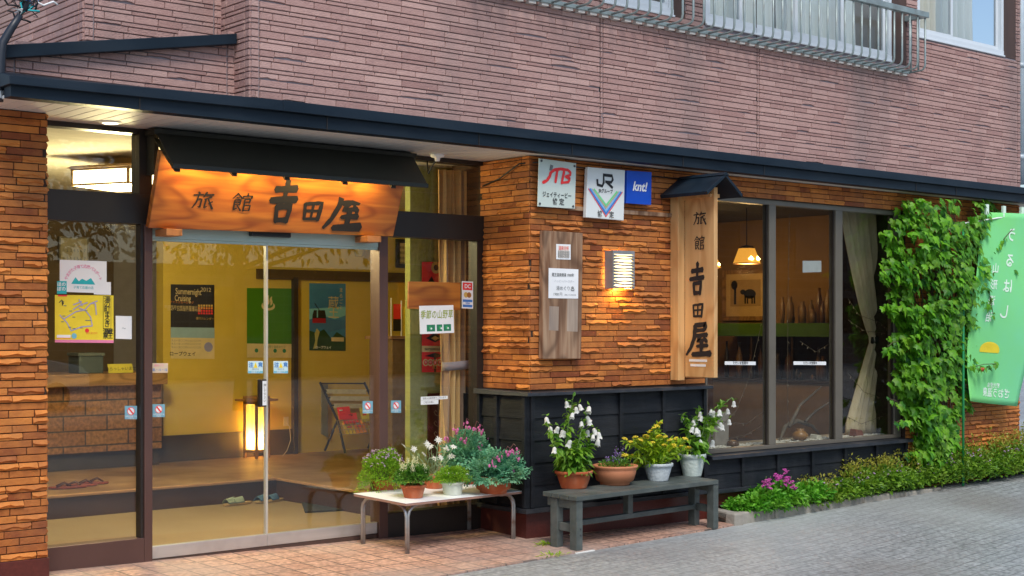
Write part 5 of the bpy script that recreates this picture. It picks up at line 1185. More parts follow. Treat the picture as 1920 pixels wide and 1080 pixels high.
# wall socket and cable
pw = Y(536, 790, BW-.004); sk = thing('wall_socket', 'small wall socket with a white lead hanging down beside the floor lantern', 'socket', pw)
bx('plate', mat('socket_cream', (.6,.5,.3)), sk, (pw.x-.03, BW-.012, pw.z-.05), (pw.x+.03, BW-.001, pw.z+.05), .003)
MB().tube([pw, Y(543,800,BW-.03), Y(545,825,BW-.03), Y(538,845,BW-.06), Z(530,855,FL+.004)], .004, 6).build('lead', mat('lead_white', (.6,.5,.35)), sk, smooth=True)
# posters on the hall wall
PB = BW-.004
o, f = card('poster', 320, 533, 402, 672, mat('poster_night', (.02,.02,.025), rough=.4), 'black summer night cruising poster with a pale lower half, behind the left door', 'poster', y=PB, dy=1)
f.rect(0,0,1,.42,mat('poster_cream',(.62,.50,.26)),o); f.rect(0,.28,1,.42,mat('poster_pale_blue',(.25,.38,.45)),o,d=.0008)
CRM = MATS['poster_cream']
f.text('Summernight', .40,.90,.088,CRM,o,sx=.62,bold=.01); f.text('Cruising', .27,.81,.088,CRM,o,sx=.62,bold=.01); f.text('2012', .80,.93,.06,CRM,o); f.text('ナイトクルージング', .25,.755,.03,ORNG,o)
f.text('期間限定の特別夜間運行です', .30,.69,.034,CRM,o); f.text('20:47・2200運行乗車時間', .30,.655,.034,CRM,o)
for r in range(4):
    for c in range(6): f.rect(.62+.06*c, .60+.035*r, .66+.06*c, .625+.035*r, (RED if r < 2 else ORNG if r == 2 else GOLD), o)
f.text('運行カレンダー', .78,.54,.03,GOLD,o); f.text('ロープウェイ', .27,.06,.05,INK,o,d=.0016,bold=.02)
for k in range(3): f.text('大人一五〇〇円小人八〇〇円', .35,.24-.045*k,.026,GREYP,o,d=.0016)
f.disc(.86,.16,.05,mat('print_dullblue',(.25,.25,.45)),o,d=.0012)
o, f = card('poster', 463, 540, 550, 670, mat('poster_green', (.05,.19,.01), (.06,.22,.015), rough=.4), 'plain dark green hot spring poster with a steam mark, across the meeting stile', 'poster', y=PB, dy=1)
f.rect(0,0,1,.2,CRM,o); f.text('♨', .45,.78,.16,CRM,o,d=.001); 
for k in range(4): f.disc(.2+.2*k,.10,.022,DGREEN,o,d=.0012)
f.text('日帰り温泉めぐり', .62,.155,.03,DGREEN,o,d=.001)
o, f = card('poster', 580, 531, 648, 657, mat('poster_blue', (.03,.16,.42), (.06,.27,.52), rough=.4, scale=3), 'blue mountain poster with a red cable car cabin, behind the right door', 'poster', y=PB, dy=1)
f.poly([(0,.46),(.35,.52),(.7,.47),(1,.53),(1,.66),(0,.62)], SKYP, o); f.poly([(0,.30),(.3,.34),(.55,.28),(1,.34),(1,.46),(0,.46)], mat('print_lake', (.05,.16,.35)), o); f.poly([(0,.0),(1,.0),(1,.2),(.75,.28),(.6,.18),(.4,.32),(.2,.26),(0,.3)], mat('print_forest', (.015,.055,.02)), o, d=.0006)
f.poly([(.08,.42),(.45,.42),(.45,.52),(.42,.60),(.12,.60),(.08,.52)], INK, o, d=.0012); f.poly([(.08,.41),(.45,.41),(.44,.48),(.09,.48)], mat('print_crimson',(.35,.01,.03)), o, d=.0018); f.poly([(.2,.49),(.23,.49),(.23,.60),(.2,.60)], SKYP, o, d=.0018); f.poly([(.26,.6),(.28,.6),(.16,.70),(.13,.70)], INK, o, d=.0012)
f.poly([(.1,.02),(.2,.04),(.22,.16),(.28,.28),(.2,.33),(.14,.25),(.16,.15)], mat('print_straw',(.45,.42,.15)), o, d=.0012)
for i, ch in enumerate('まるごと'): f.text(ch, .87,.90-.085*i,.055,CRM,o,d=.001)
f.text('蔵', .66,.70,.15,CRM,o,d=.001); f.text('王', .66,.56,.15,CRM,o,d=.001); f.rect(.6,.14,.95,.2,CRM,o,d=.001); f.text('ロープウェイ', .38,.045,.035,WHT,o,d=.002,bold=.02)
# newspaper and magazine rack
rp0, rp1 = Z(612, 848, FL), Z(690, 842, FL)
rk = thing('magazine_rack', 'black folding rack of newspapers with bright magazines in a wire basket', 'rack', rp0)
ry = BW-.55
def rk_(px, py, y): return Y(px, py, y)
M_RK = mat('rack_black', (.012,.012,.013), rough=.4)
for (tx, mx_, bx0) in ((600,633,647),(683,716,700)):
    yb_ = BW-.12
    MB().tube([rk_(tx,717,yb_), rk_(mx_,788,yb_-.2), rk_(bx0,849 if tx<650 else 843,yb_-.42)], .014, 8).build('side_rail', M_RK, rk, smooth=True)
    MB().tube([rk_(mx_-(0 if tx<650 else 4),787,yb_-.16), rk_(609 if tx<650 else 690,845 if tx<650 else 840,yb_-.05)], .013, 8).build('leg', M_RK, rk, smooth=True)
for k, (l, r, y0) in enumerate(((600,684,719),(605,690,733),(612,695,746),(619,700,760))):
    yy = BW-.14-.04*k; a_, c_ = rk_(l,y0,yy), rk_(r,y0,yy); MB().tube([a_, c_], .008, 6).build('crossbar', M_RK, rk)
    if k: b = MB(); b.prism([a_+Vector((.05,-.012,.018)), a_+Vector((.05,-.012,-.03)), c_+Vector((-.03,-.012,-.034)), c_+Vector((-.03,-.012,.018))], (0,.02,0)); o = b.build('newspaper', mat('newsprint', (.55,.53,.38), (.72,.70,.54), rough=.9, scale=30), rk); 
b = MB(); a_, c_ = rk_(600,735,BW-.10), rk_(615,735,BW-.08); b.prism([a_+Vector((.02,.0,.1)), a_+Vector((.02,0,-.46)), c_+Vector((0,0,-.5)), c_+Vector((0,0,.1))], (.0,.015,0)); b.build('newspaper', mat('newsprint_dull', (.25,.23,.13), rough=.9), rk)
mg = [((632,764),(655,762),(660,785),(637,787),RED),((642,776),(668,774),(672,792),(646,795),mat('mag_scarlet',(.9,.07,.05))),((640,790),(662,788),(668,812),(648,815),mat('mag_yellow',(.9,.66,.04))),((662,788),(682,785),(688,810),(668,813),mat('mag_orange',(.9,.32,.03))),((674,765),(690,763),(694,790),(680,792),mat('mag_olive',(.65,.6,.08))),((688,780),(694,779),(704,812),(694,813),mat('mag_gold',(.85,.62,.08)))]
for k, (q0, q1, q2, q3, m_) in enumerate(mg):
    yy = BW-.44-.006*k; b = MB(); b.prism([Y(*q3,yy), Y(*q2,yy), Y(*q1,yy+.06), Y(*q0,yy+.06)], (0,.01,0)); o = b.build('magazine', m_, rk)
    c4 = (Y(*q0,yy)+Y(*q2,yy))/2; 
    for j in range(3): s_ = MB(); s_.obox(c4+Vector((random.uniform(-.03,.03), -.004-.001*j+.03, .03-.03*j)), EX, EZ, (0,1,0), random.uniform(.03,.08), .014, .003); s_.build('magazine_print', random.choice((WHT, GOLD, INK, RED, CRM)), o)
b = MB(); yb = BW-.48
for k in range(10): a = 636+(700-636)*k/9; s = k/9; b.tube([Y(632+62*s,789-3*s,yb), Y(642+61*s,815-3*s,yb+.03)], .003, 5)
for k in range(4): s = k/3; b.tube([Y(632+10*s,789+26*s,yb+.03*s), Y(694+9*s,786+26*s,yb+.03*s)], .003, 5)
b.build('wire_basket', mat('wire_chrome', (.5,.45,.3), rough=.3, metal=.7), rk)
# little wall lantern and certificates
lw = thing('wall_lantern', 'small glass lantern hanging high on the ochre wall below the sign', 'lamp', Y(675, 480, BW-.1))
c_ = Y(674, 470, BW-.12); b = MB(); b.lathe([(.045,-.065),(.05,-.06),(.065,.05),(.06,.06)], c_, 8); b.build('shade', mat('lantern_glass_dull', (.35,.28,.10), rough=.15), lw); MB().lathe([(.02,.06),(.07,.065),(.03,.10),(.01,.11)], c_, 8).build('cap', M_RK, lw)
b = MB(); b.box((c_.x-.012, c_.y, c_.z+.07), (c_.x+.012, BW-.001, c_.z+.10)); b.build('bracket', M_RK, lw)
def framed(name, x0, y0, x1, y1, y, lab, fm, pm, cat='frame', rim=.15):
    A_, B_ = Y(x0, y0, y), Y(x1, y1, y); t = thing(name, lab, cat, ((A_.x+B_.x)/2, y, B_.z)); w_ = min(B_.x-A_.x, A_.z-B_.z)*rim
    b = MB(); b.box((A_.x, y-.02, A_.z-w_), (B_.x, y+.01, A_.z)); b.box((A_.x, y-.02, B_.z), (B_.x, y+.01, B_.z+w_)); b.box((A_.x, y-.02, B_.z+w_), (A_.x+w_, y+.01, A_.z-w_)); b.box((B_.x-w_, y-.02, B_.z+w_), (B_.x, y+.01, A_.z-w_)); b.build('frame', fm, t, .003)
    bx('picture', pm, t, (A_.x+w_, y-.008, B_.z+w_), (B_.x-w_, y+.008, A_.z-w_)); return t, A_, B_, w_
t, A_, B_, w_ = framed('certificate', 742, 448, 782, 503, BW-.03, 'dark framed certificate hung high behind the sidelight', M_RK, mat('certificate_paper', (.55,.45,.22)), 'certificate')
for k in range(4): txt('表彰状山形県', ((A_.x+B_.x)/2, BW-.04, A_.z-.1-.06*k), .035, INK, t)
t, A_, B_, w_ = framed('calendar', 110, 443, 166, 492, 5.9, 'pale sheet calendar on the dim office wall behind the left pane', mat('calendar_rim', (.20,.17,.12)), mat('calendar_paper', (.42,.36,.24)), 'calendar', .06)
for k in range(3): txt('1 2 3 4 5 6 7', ((A_.x+B_.x)/2, 5.885, A_.z-.15-.09*k), .05, GREYP, t)
# hanging pennants behind the sidelight
for (x0, x1, y0, y1, m1, m2, lab) in ((738,752,570,602,RED,INK,'red pennant with a black foot hanging behind the sidelight'),(757,768,575,640,YELP,GREENP,'yellow pennant with a green tree hanging behind the sidelight')):
    t = thing('pennant', lab, 'pennant', Y((x0+x1)/2, y1, 2.6)); A_, B_ = Y(x0,y0,2.6), Y(x1,y1,2.6); bx('cloth', m1, t, (A_.x,2.6,B_.z), (B_.x,2.606,A_.z)); bx('cloth_foot', m2, t, (A_.x,2.598,B_.z-.1), (B_.x,2.608,B_.z+.02)); MB().tube([Vector((A_.x-.03,2.6,B_.z-.25)), Vector((A_.x-.03,2.6,A_.z+.06))], .006, 6).build('rod', WHT, t)
    b = MB(); b.lathe([(.05,-.30),(.055,-.27),(.01,-.26)], Vector((A_.x-.03,2.6,B_.z)), 10); b.build('base', M_RK, t)
pd = thing('pennant_shelf', 'tall brown cloth covered stand below the two pennants', 'stand', Y(748, 850, 2.5)); A_, B_ = Y(735,636,2.5), Y(772,850,2.5); bx('body', mat('brown_cloth', (.16,.10,.03), (.24,.15,.05), rough=.9, scale=14), pd, (A_.x,2.5,FL), (B_.x+.05,2.9,A_.z), .01); bx('top_board', MATS['counter_wood'], pd, (A_.x-.03,2.47,A_.z+.001), (B_.x+.08,2.93,A_.z+.03), .004)
# things on the counter
t = thing('counter_card', 'yellow card standing on the reception counter', 'card', Y(232, 672, CY)); A_, B_ = Y(204,655,CY), Y(250,671,CY); b = MB(); b.prism([(A_.x,CY,czt+.001),(B_.x,CY,czt+.001),(B_.x,CY+.03,czt+A_.z-B_.z),(A_.x,CY+.03,czt+A_.z-B_.z)], (0,.004,0)); b.build('card', mat('card_yellow', (.55,.48,.06)), t); txt('いらっしゃいませ', ((A_.x+B_.x)/2, CY+.008, czt+.04), .04, INK, t)
t = thing('counter_box', 'dull blue box standing on the reception counter', 'box', Y(170, 672, CY)); A_, B_ = Y(148,640,CY+.05), Y(194,672,CY+.05); bx('body', mat('box_dullblue', (.06,.08,.09)), t, (A_.x,CY+.05,czt+.001), (B_.x,CY+.3,czt+A_.z-B_.z), .006); bx('lid', mat('box_lid', (.10,.12,.12)), t, (A_.x-.01,CY+.04,czt+A_.z-B_.z+.001), (B_.x+.01,CY+.31,czt+A_.z-B_.z+.03), .004)
# footwear
def sandal(b, c, ang, L=.235, Wd=.088, sole=.02, m=None):
    d, s = Vector((cos(ang), sin(ang), 0)), Vector((-sin(ang), cos(ang), 0)); n = 20
    ol = []
    for i in range(n):
        t = 2*pi*i/n; ol.append(c + d*(cos(t)*L/2) + s*(sin(t)*Wd/2*(1+.18*cos(t)-.10*cos(2*t))))
    b.prism(ol, (0,0,sole)); return d, s
def pair(name, lab, spots, ang, msole, mstrap, z, thong=True, grp=None):
    for k, (px, py) in enumerate(spots):
        c = Z(px, py, z); c = Vector((c.x, c.y, z+.003)) if z > .1 or c.y < 2.25 else Vector((Y(px, py, 2.25).x, 2.25, z+.003)); t = thing(name, lab[k] if isinstance(lab, list) else lab, 'sandal', c, grp); a_ = ang+random.uniform(-.12,.12)
        b = MB(); d, s = sandal(b, c, a_); b.build('sole', msole, t, .006); top_ = Vector((0,0,.022))
        if thong:
            for sg in (-1,1): b = MB(); b.tube([c+d*.07+top_, c+d*.02+s*sg*.025+top_+Vector((0,0,.03)), c-d*.05+s*sg*.04+top_*.9], [.006,.009,.008], 6); b.build('strap', mstrap, t, smooth=True)
        else:
            b = MB(); b.grid(lambda u, v: c + d*(-.01+.10*u) + s*((v-.5)*.088) + Vector((0,0,.02+.05*sin(pi*v)*(1-.25*u))), 6, 10); b.build('strap', mstrap, t, smooth=True, solid=.006)
M_ZS = mat('zori_sole', (.16,.03,.025), (.22,.045,.035), rough=.4); M_ZT = mat('zori_strap', (.05,.015,.02), rough=.5)
pair('sandal', ['leftmost dark red zori sandal on the step edge','second dark red zori sandal from the left on the step edge','third dark red zori sandal from the left on the step edge','rightmost dark red zori sandal on the step edge'], [(117,917),(136,915),(157,912),(178,908)], radians(-25), M_ZS, M_ZT, FL, True, 'dark red sandals on the step')
M_GS = mat('geta_sole', (.36,.24,.10), rough=.6); M_GT = mat('strap_greygreen', (.20,.26,.20), (.28,.34,.27), rough=.8)
pair('sandal', ['grey green strapped sandal with wooden sole, nearer one of its pair','grey green strapped sandal farther back beside its twin'], [(436,941),(452,936)], radians(-165), M_GS, M_GT, .004, False, 'sandals on the entry floor')
pair('sandal', ['blue strapped sandal with white edge beside the meeting stile','blue strapped sandal with white edge right of the meeting stile'], [(494,938),(516,934)], radians(-165), M_GS, mat('strap_blue', (.05,.12,.22), rough=.7), .004, False, 'sandals on the entry floor')
pair('sandal', 'blue slip on shoe with white sole behind the table leg', [(694,958)], radians(-160), WHT, MATS['strap_blue'], .004, False)
mq = [Z(566,944,.006), Z(664,940,.006), Z(676,956,.006), Z(572,962,.006)]
b = MB(); b.prism([mq[3], mq[2], mq[1], mq[0]], (0,0,.014)); tag(b.build('doormat', mat('mat_black', (.012,.014,.016), (.03,.034,.038), rough=.95, scale=60, bump=.8)), 'dark rubber doormat lying inside the right sliding door', 'doormat')
# ================================================================== curtains
def curtain(name, lab, x0, x1, z0, z1, y, m, tie=None, tiew=.3, pull=0, pl=9, amp=.035, mt=None):
    t = thing(name, lab, 'curtain', ((x0+x1)/2, y, z0)); wd = x1-x0
    def fn(u, v):
        z = z0+(z1-z0)*v; k = 1; sh = 0
        if tie:
            dz = (z-tie); h_ = (z1-tie) if dz > 0 else (tie-z0)*.9
            q = min(1, abs(dz)/h_); k = tiew + (1-tiew)*(q**.8 if dz > 0 else q*.75); sh = pull*(1-k)
        x = x0 + wd*(.5 + sh) + (u-.5)*wd*k
        return Vector((x, y + amp*(.6+.4*k)*sin(u*pl*2*pi + .6*sin(v*4)) + .01*sin(u*31+v*3), z))
    b = MB(); b.grid(fn, pl*9, 40); b.build('cloth', m, t, smooth=True, solid=.003)
    if tie:
        xm_ = x0+wd*(.5+pull*(1-tiew)); hw = wd*tiew*.5+.01
        b = MB(); n = 20
        b.add([Vector((xm_+cos(2*pi*i/n)*hw, y+sin(2*pi*i/n)*(amp+.03), tie+zz+.012*cos(2*pi*i/n))) for zz in (-.035, .035) for i in range(n)], [(i, (i+1) % n, n+(i+1) % n, n+i) for i in range(n)]); b.build('tie_back', mt, t, smooth=True, solid=.004)
def stripe(name, cs, scale):
    m = bpy.data.materials.new(name); m.use_nodes = True; MATS[name] = m; T = m.node_tree; N = T.nodes; L = T.links; P = N['Principled BSDF']
    at = N.new('ShaderNodeTexCoord'); sp = N.new('ShaderNodeSeparateXYZ'); L.new(at.outputs['Generated'], sp.inputs[0])
    mu = N.new('ShaderNodeMath'); mu.operation = 'MULTIPLY'; mu.inputs[1].default_value = scale; L.new(sp.outputs[0], mu.inputs[0]); fr = N.new('ShaderNodeMath'); fr.operation = 'FRACT'; L.new(mu.outputs[0], fr.inputs[0])
    cr = N.new('ShaderNodeValToRGB'); cr.color_ramp.interpolation = 'CONSTANT'; e = cr.color_ramp.elements
    e[0].color = (*cs[0],1); e[1].position = .35; e[1].color = (*cs[1],1)
    for k, c in enumerate(cs[2:]): q = e.new(.5+.22*k); q.color = (*c,1)
    L.new(fr.outputs[0], cr.inputs[0]); L.new(cr.outputs[0], P.inputs['Base Color']); P.inputs['Roughness'].default_value = .9; return m
M_CURT = stripe('striped_curtain', [(.68,.40,.16),(.46,.25,.10),(.76,.49,.21),(.36,.24,.17)], 5)
xa, xb = Y(828,600,.22).x, Y(893,600,.22).x
curtain('curtain', 'brown and tan striped curtain gathered by a grey tie beside the pier', xa-.02, xb+.05, .1, 2.86, .24, M_CURT, tie=Y(868,684,.22).z, tiew=.78, pull=.1, pl=6, amp=.035, mt=mat('tie_grey', (.30,.27,.30), (.36,.33,.36), rough=.8))
# ================================================================== inside the shop window
M_CUR2 = mat('beige_curtain', (.58,.45,.27), (.70,.57,.37), rough=.9, scale=30, stretch=(1,1,.2))
xa, xb = Y(1590,600,-.25).x, Y(1662,600,-.25).x
curtain('curtain', 'beige curtain tied with a dark band inside the right shop pane', xa-.12, xb+.06, SILL+.03, 2.8, -.22, M_CUR2, tie=Y(1633,636,-.22).z, tiew=.28, pull=.45, pl=7, amp=.03, mt=M_RK)
def pend(px, py, y, s, lab):
    c = Y(px, py, y); t = thing('pendant_lamp', lab, 'lamp', c); b = MB(); b.lathe([(.135*s,-.075*s),(.14*s,-.07*s),(.085*s,.075*s),(.08*s,.08*s)], c, 6); b.build('shade', mat('amber_glass', (.6,.32,.08), rough=.3, emit=(1,.42,.05), es=.75), t)
    b = MB(); b.lathe([(.145*s,-.082*s),(.15*s,-.078*s),(.145*s,-.072*s)], c, 6); b.lathe([(.09*s,.078*s),(.06*s,.10*s),(.01,.11*s)], c, 6); b.build('rim', MATS['lantern_wood'], t)
    for dx in (-.05, .05): MB().lathe([(.005,-.02*s),(.03*s,-.0),(.005,.03*s)], c+Vector((dx*s,-.10*s,-.035*s)), 10).build('bulb', mat('bulb_hot', (1,.8,.5), emit=(1,.72,.25), es=22), t, smooth=True)
    MB().tube([c+Vector((0,0,.1*s)), Vector((c.x, c.y, SOFZ))], .005, 6).build('cord', M_RK, t)
    lamp_light('pendant_light', c+Vector((0,0,-.15)), 15*s*s, (1,.60,.24), .1)
pend(1400, 480, 1.6, 1.1, 'lit amber glass pendant lamp inside the left shop pane'); pend(1333, 492, 2.6, .85, 'farther lit pendant lamp half hidden behind the blade sign')
SXW = 13.95          # right hand wall of the shop room
A_, B_ = X(1356, 507, SXW-.03), X(1442, 601, SXW-.03)
t = thing('picture', 'framed ink picture of an animal under a tree in the dim shop room', 'picture', (SXW, (A_.y+B_.y)/2, B_.z)); xa_, ya, yb, za_, zb_ = SXW-.03, A_.y, B_.y, A_.z, B_.z; w_ = .055
b = MB(); b.box((xa_-.02,yb,za_-w_), (SXW-.001,ya,za_)); b.box((xa_-.02,yb,zb_), (SXW-.001,ya,zb_+w_)); b.box((xa_-.02,yb,zb_+w_), (SXW-.001,yb+w_,za_-w_)); b.box((xa_-.02,ya-w_,zb_+w_), (SXW-.001,ya,za_-w_)); b.build('frame', wood('picture_frame_wood', (.26,.14,.05), (.36,.20,.07), 2), t, .003)
bx('picture_mat', mat('picture_mat', (.50,.34,.14)), t, (xa_-.006,yb+w_,zb_+w_), (xa_+.01,ya-w_,za_-w_))
cyy, czz, wdt, hgt_ = (ya+yb)/2, (za_+zb_)/2, ya-yb, za_-zb_
bx('drawing_sheet', mat('drawing_tan', (.34,.22,.09)), t, (xa_-.009,cyy-wdt*.33,czz-hgt_*.22), (xa_-.0062,cyy+wdt*.33,czz+hgt_*.30))
b = MB()
def blob(cx, cz, rx, rz, n=14): b.prism([(xa_-.0095, cyy-cx*wdt+rx*wdt*cos(2*pi*i/n), czz+cz*hgt_+rz*hgt_*sin(2*pi*i/n)) for i in range(n)], (-.002,0,0))
blob(.10,.02,.13,.095); blob(-.05,.06,.06,.05); blob(-.24,.20,.07,.09)
for dx in (-.0,.05,.15,.2): b.box((xa_-.0115,cyy-dx*wdt-.012,czz-.17*hgt_), (xa_-.0095,cyy-dx*wdt+.012,czz))
b.box((xa_-.0115,cyy+.20*wdt,czz-.18*hgt_), (xa_-.0095,cyy+.245*wdt,czz+.18*hgt_)); b.build('ink_drawing', INK, t)
CXF = SXW-.55        # front of the display cabinet along that wall
A_, B_ = X(1335, 603, CXF), X(1567, 632, CXF)
cab = thing('display_cabinet', 'long dark display cabinet topped with a green cloth in the shop room', 'cabinet', (CXF+.25, (A_.y+B_.y)/2, .1))
zA, zB, zC, ya, yb = X(1450,606,CXF).z, X(1450,631,CXF).z, X(1450,712,CXF).z, A_.y, B_.y
bx('green_cloth', mat('cloth_green', (.035,.10,.006), (.05,.13,.01), rough=.9), cab, (CXF-.02,yb,zB), (SXW-.03,ya,zA), .004)
b = MB(); b.box((SXW-.07,yb,zC), (SXW-.03,ya,zB-.001)); b.box((CXF,yb,zC-.03), (SXW-.071,ya,zC))
for k in range(4): yy = yb+(ya-yb-.02)*k/3; b.box((CXF,yy,zC+.001), (CXF+.02,yy+.02,zB-.001))
b.build('carcass', mat('cabinet_dark', (.04,.024,.012), rough=.4), cab); bx('lower_front', mat('cabinet_beige', (.30,.22,.11), rough=.7), cab, (CXF+.02,yb,.1), (SXW-.08,ya,zC-.031))
for k in range(18):
    c_ = Vector((CXF+.25+random.uniform(-.1,.1), yb+.1+k*(ya-yb-.2)/17, zC)); r = random.uniform(.03,.055); h = random.uniform(.06,.9*(zB-zC)); q = MB(); q.lathe([(r*.7,.001),(r,h*.35),(r*.9,h*.6),(r*.35,h*.82),(r*.4,h)], c_, 14)
    tag(q.build('keepsake', random.choice((mat('ware_brown',(.11,.055,.025),rough=.3), mat('ware_dark',(.04,.03,.025),rough=.3), mat('ware_tan',(.18,.11,.05),rough=.4))), smooth=True), 'small dim pottery keepsake on the cabinet shelf below the green cloth', 'ornament', 'keepsakes in the display cabinet')
for k in range(11):
    p_ = X(1468+k*9, 600, CXF+.22); c_ = Vector((CXF+.22+random.uniform(-.06,.1), p_.y, zA)); r = random.uniform(.025,.05); h = random.uniform(.12,.42); q = MB(); q.lathe([(r*.8,.001),(r,h*.5),(r*.8,h*.75),(r*.4,h*.85),(r*.45,h)], c_, 14)
    tag(q.build('bottle', random.choice((MATS['ware_brown'], MATS['ware_tan'], mat('ware_red',(.15,.03,.02),rough=.3))), smooth=True), 'dim bottle or doll standing on the green cloth of the cabinet', 'bottle', 'bottles on the green cloth')
# pebbles and ornaments on the display ledge
b = MB(); 
for k in range(900):
    x = random.uniform(9.35,12.18); y = random.uniform(-.46,-.22); r = random.uniform(.008,.017); q = rnd().normalized()
    b.lathe([(r*.5,-r*.4),(r,0),(r*.55,r*.45)], (x, y, SILL+.024), 6, t=random.random(), sq=random.uniform(.6,1))
tag(b.build('pebbles', mat('pebble_white', (.45,.40,.33), (.72,.68,.60), rough=.7, tint=True)), 'white pebbles strewn along the shop window ledge', 'pebbles', kind='stuff')
zl_ = SILL+.022
def orn(px, y, prof, m, lab, name='ornament', n=16, sq=1): c_ = Vector((Y(px,800,y).x, y, zl_)); q = MB(); q.lathe(prof, c_, n, sq=sq); tag(q.build(name, m, smooth=True), lab, 'ornament'); return c_
orn(1500, -.33, [(.04,.002),(.075,.03),(.08,.06),(.05,.09),(.035,.10),(.045,.115)], mat('ware_honey', (.28,.13,.03), rough=.3), 'round honey brown pot on the pebbles behind the middle shop pane', 'ornament_pot')
orn(1374, -.36, [(.05,.002),(.06,.02),(.05,.05),(.02,.06)], MATS['ware_brown'], 'low brown lidded jar on the pebbles behind the left shop pane', 'lidded_jar')
for (px, w_, h_, lab) in ((1530,.09,.05,'pale stone block on the pebbles right of the honey pot'),(1606,.12,.07,'reddish brown block on the pebbles in front of the beige curtain')):
    c_ = Vector((Y(px,800,-.34).x, -.34, zl_)); q = MB(); q.hexa([c_+Vector((a*w_,e*.05,0)) for a,e in ((-.5,-1),(.5,-.9),(.55,.8),(-.5,1))]+[c_+Vector((a*w_*.85,e*.04,h_*f_)) for a,e,f_ in ((-.5,-1,1),(.5,-.9,.8),(.5,.8,.9),(-.5,1,1.1))]); tag(q.build('stone_block', mat('stone_pale' if px < 1600 else 'stone_red', (.5,.46,.38) if px < 1600 else (.2,.06,.03), rough=.8), bevel=.008), lab, 'stone')
c_ = Vector((Y(1352,770,-.2).x, -.2, zl_)); bw = MB(); bw.box(c_+Vector((-.10,-.02,0)), c_+Vector((.09,.1,.30))); tag(bw.build('display_block', mat('block_plaster', (.28,.24,.2), rough=.9, scale=9), bevel=.01), 'grey plaster block standing on the ledge at the left shop pane', 'block')
b = MB(); q = [Y(px,py,-.2) for px,py in ((1462,826),(1480,800),(1510,790),(1545,800),(1566,815))]; b.tube([a+Vector((0,.05*i,0)) for i, a in enumerate(q)], [.012,.02,.022,.018,.008], 8); b.tube([q[1], Y(1500,760,-.1), Y(1540,725,-.05)], [.018,.014,.006], 7); b.tube([q[2], Y(1530,770,-.15), Y(1562,750,-.1)], [.014,.012,.005], 7); tag(b.build('driftwood', mat('driftwood', (.10,.075,.05), (.2,.15,.1), rough=.9, scale=12), smooth=True), 'branching piece of driftwood lying behind the middle shop pane', 'driftwood')
# string of fairy lights
sl = thing('fairy_lights', 'thin string of unlit fairy lights looped across the shop window', 'fairy lights', Y(1480, 800, -.44))
paths = [[(1352,800),(1380,770),(1404,710),(1425,620),(1440,540)],[(1352,790),(1400,795),(1440,765)],[(1362,825),(1400,815),(1440,790)],[(1480,400),(1478,500),(1477,620),(1476,740),(1478,800)],[(1590,560),(1610,590),(1650,605),(1666,618)],[(1590,600),(1620,620),(1660,625)],[(1590,700),(1620,735),(1650,745)],[(1586,780),(1615,795),(1655,780)],[(1500,640),(1530,660),(1562,640)]]
for pt in paths:
    q = [Y(a, c, -.45) for a, c in pt]; MB().tube(q, .0022, 5).build('wire', mat('wire_brown', (.09,.06,.03), rough=.6), sl, smooth=True)
    b = MB()
    for i in range(len(q)-1):
        for k in range(3): s = q[i].lerp(q[i+1], (k+.5)/3); b.tube([s, s+Vector((random.uniform(-.02,.02),-.005,-.02))], [.002,.0035], 5)
    b.build('bulbs', mat('bulb_dull', (.22,.16,.09), rough=.3), sl)
# ================================================================== upstairs curtains
M_UPC = mat('sheer_curtain', (.70,.76,.74), (.82,.85,.82), rough=.9, scale=6, leaf=.3, stretch=(1,1,.1)); M_UPC2 = mat('cream_curtain', (.78,.74,.60), (.86,.82,.70), rough=.9, scale=6, leaf=.3, stretch=(1,1,.1))
curtain('curtain', 'cream curtain drawn behind the upper right window, nearest the balcony end', wins[0][0]+.05, Y(1786,60,UY).x, wins[0][2]+.02, 6.0, UY+.22, M_UPC2, pl=6, amp=.03)
curtain('curtain', 'pale grey curtain behind the rightmost upstairs pane', Y(1788,60,UY).x, Y(1858,60,UY).x, wins[0][2]+.02, 6.0, UY+.24, M_UPC, pl=5, amp=.035)
curtain('curtain', 'sheer curtain behind the balcony window, left half', wins[1][0]+.05, Y(1485,60,UY).x, wins[1][2]+.02, 6.0, UY+.22, M_UPC, pl=9, amp=.03)
curtain('curtain', 'sheer curtain behind the balcony window, right half', Y(1496,60,UY).x, Y(1640,60,UY).x, wins[1][2]+.02, 6.0, UY+.24, M_UPC, pl=9, amp=.03)
curtain('curtain', 'sheer curtain behind the upstairs window left of the balcony doors', wins[2][0]+.05, wins[2][1]-.3, wins[2][2]+.02, 6.0, UY+.22, M_UPC, pl=5, amp=.03)
# ================================================================== ivy, flower bed, kerb
iv = thing('ivy', 'thick green ivy climbing the brick wall between shop window and banner', 'climbing plant', (12.9, -.7, -.12))
OUT = [(372,1695,1868),(395,1672,1880),(430,1664,1888),(480,1658,1890),(520,1660,1888),(560,1668,1872),(600,1676,1842),(640,1674,1832),(680,1672,1826),(720,1676,1816),(760,1690,1812),(800,1706,1804),(840,1712,1800),(872,1716,1796)]
def span(py):
    for (a, l0, r0), (c, l1, r1) in zip(OUT, OUT[1:]):
        if a <= py <= c: s = (py-a)/(c-a); return l0+(l1-l0)*s, r0+(r1-r0)*s
    return OUT[-1][1:]
b = MB(); st = MB()
def ivl(px, py, y, big=1):
    p = Y(px, py, y); t = min(1, max(0, random.gauss(.5, .24)))
    d = Vector((random.gauss(0,.45), -.45+random.gauss(0,.25), -.75+random.gauss(0,.35))); up_ = Vector((random.gauss(0,.35), -1, .75+random.gauss(0,.3)))
    ivyleaf(b, p, d, up_, random.choice((.05,.062,.075,.088,.10,.115))*random.uniform(.85,1.15)*big, t)
n = 0
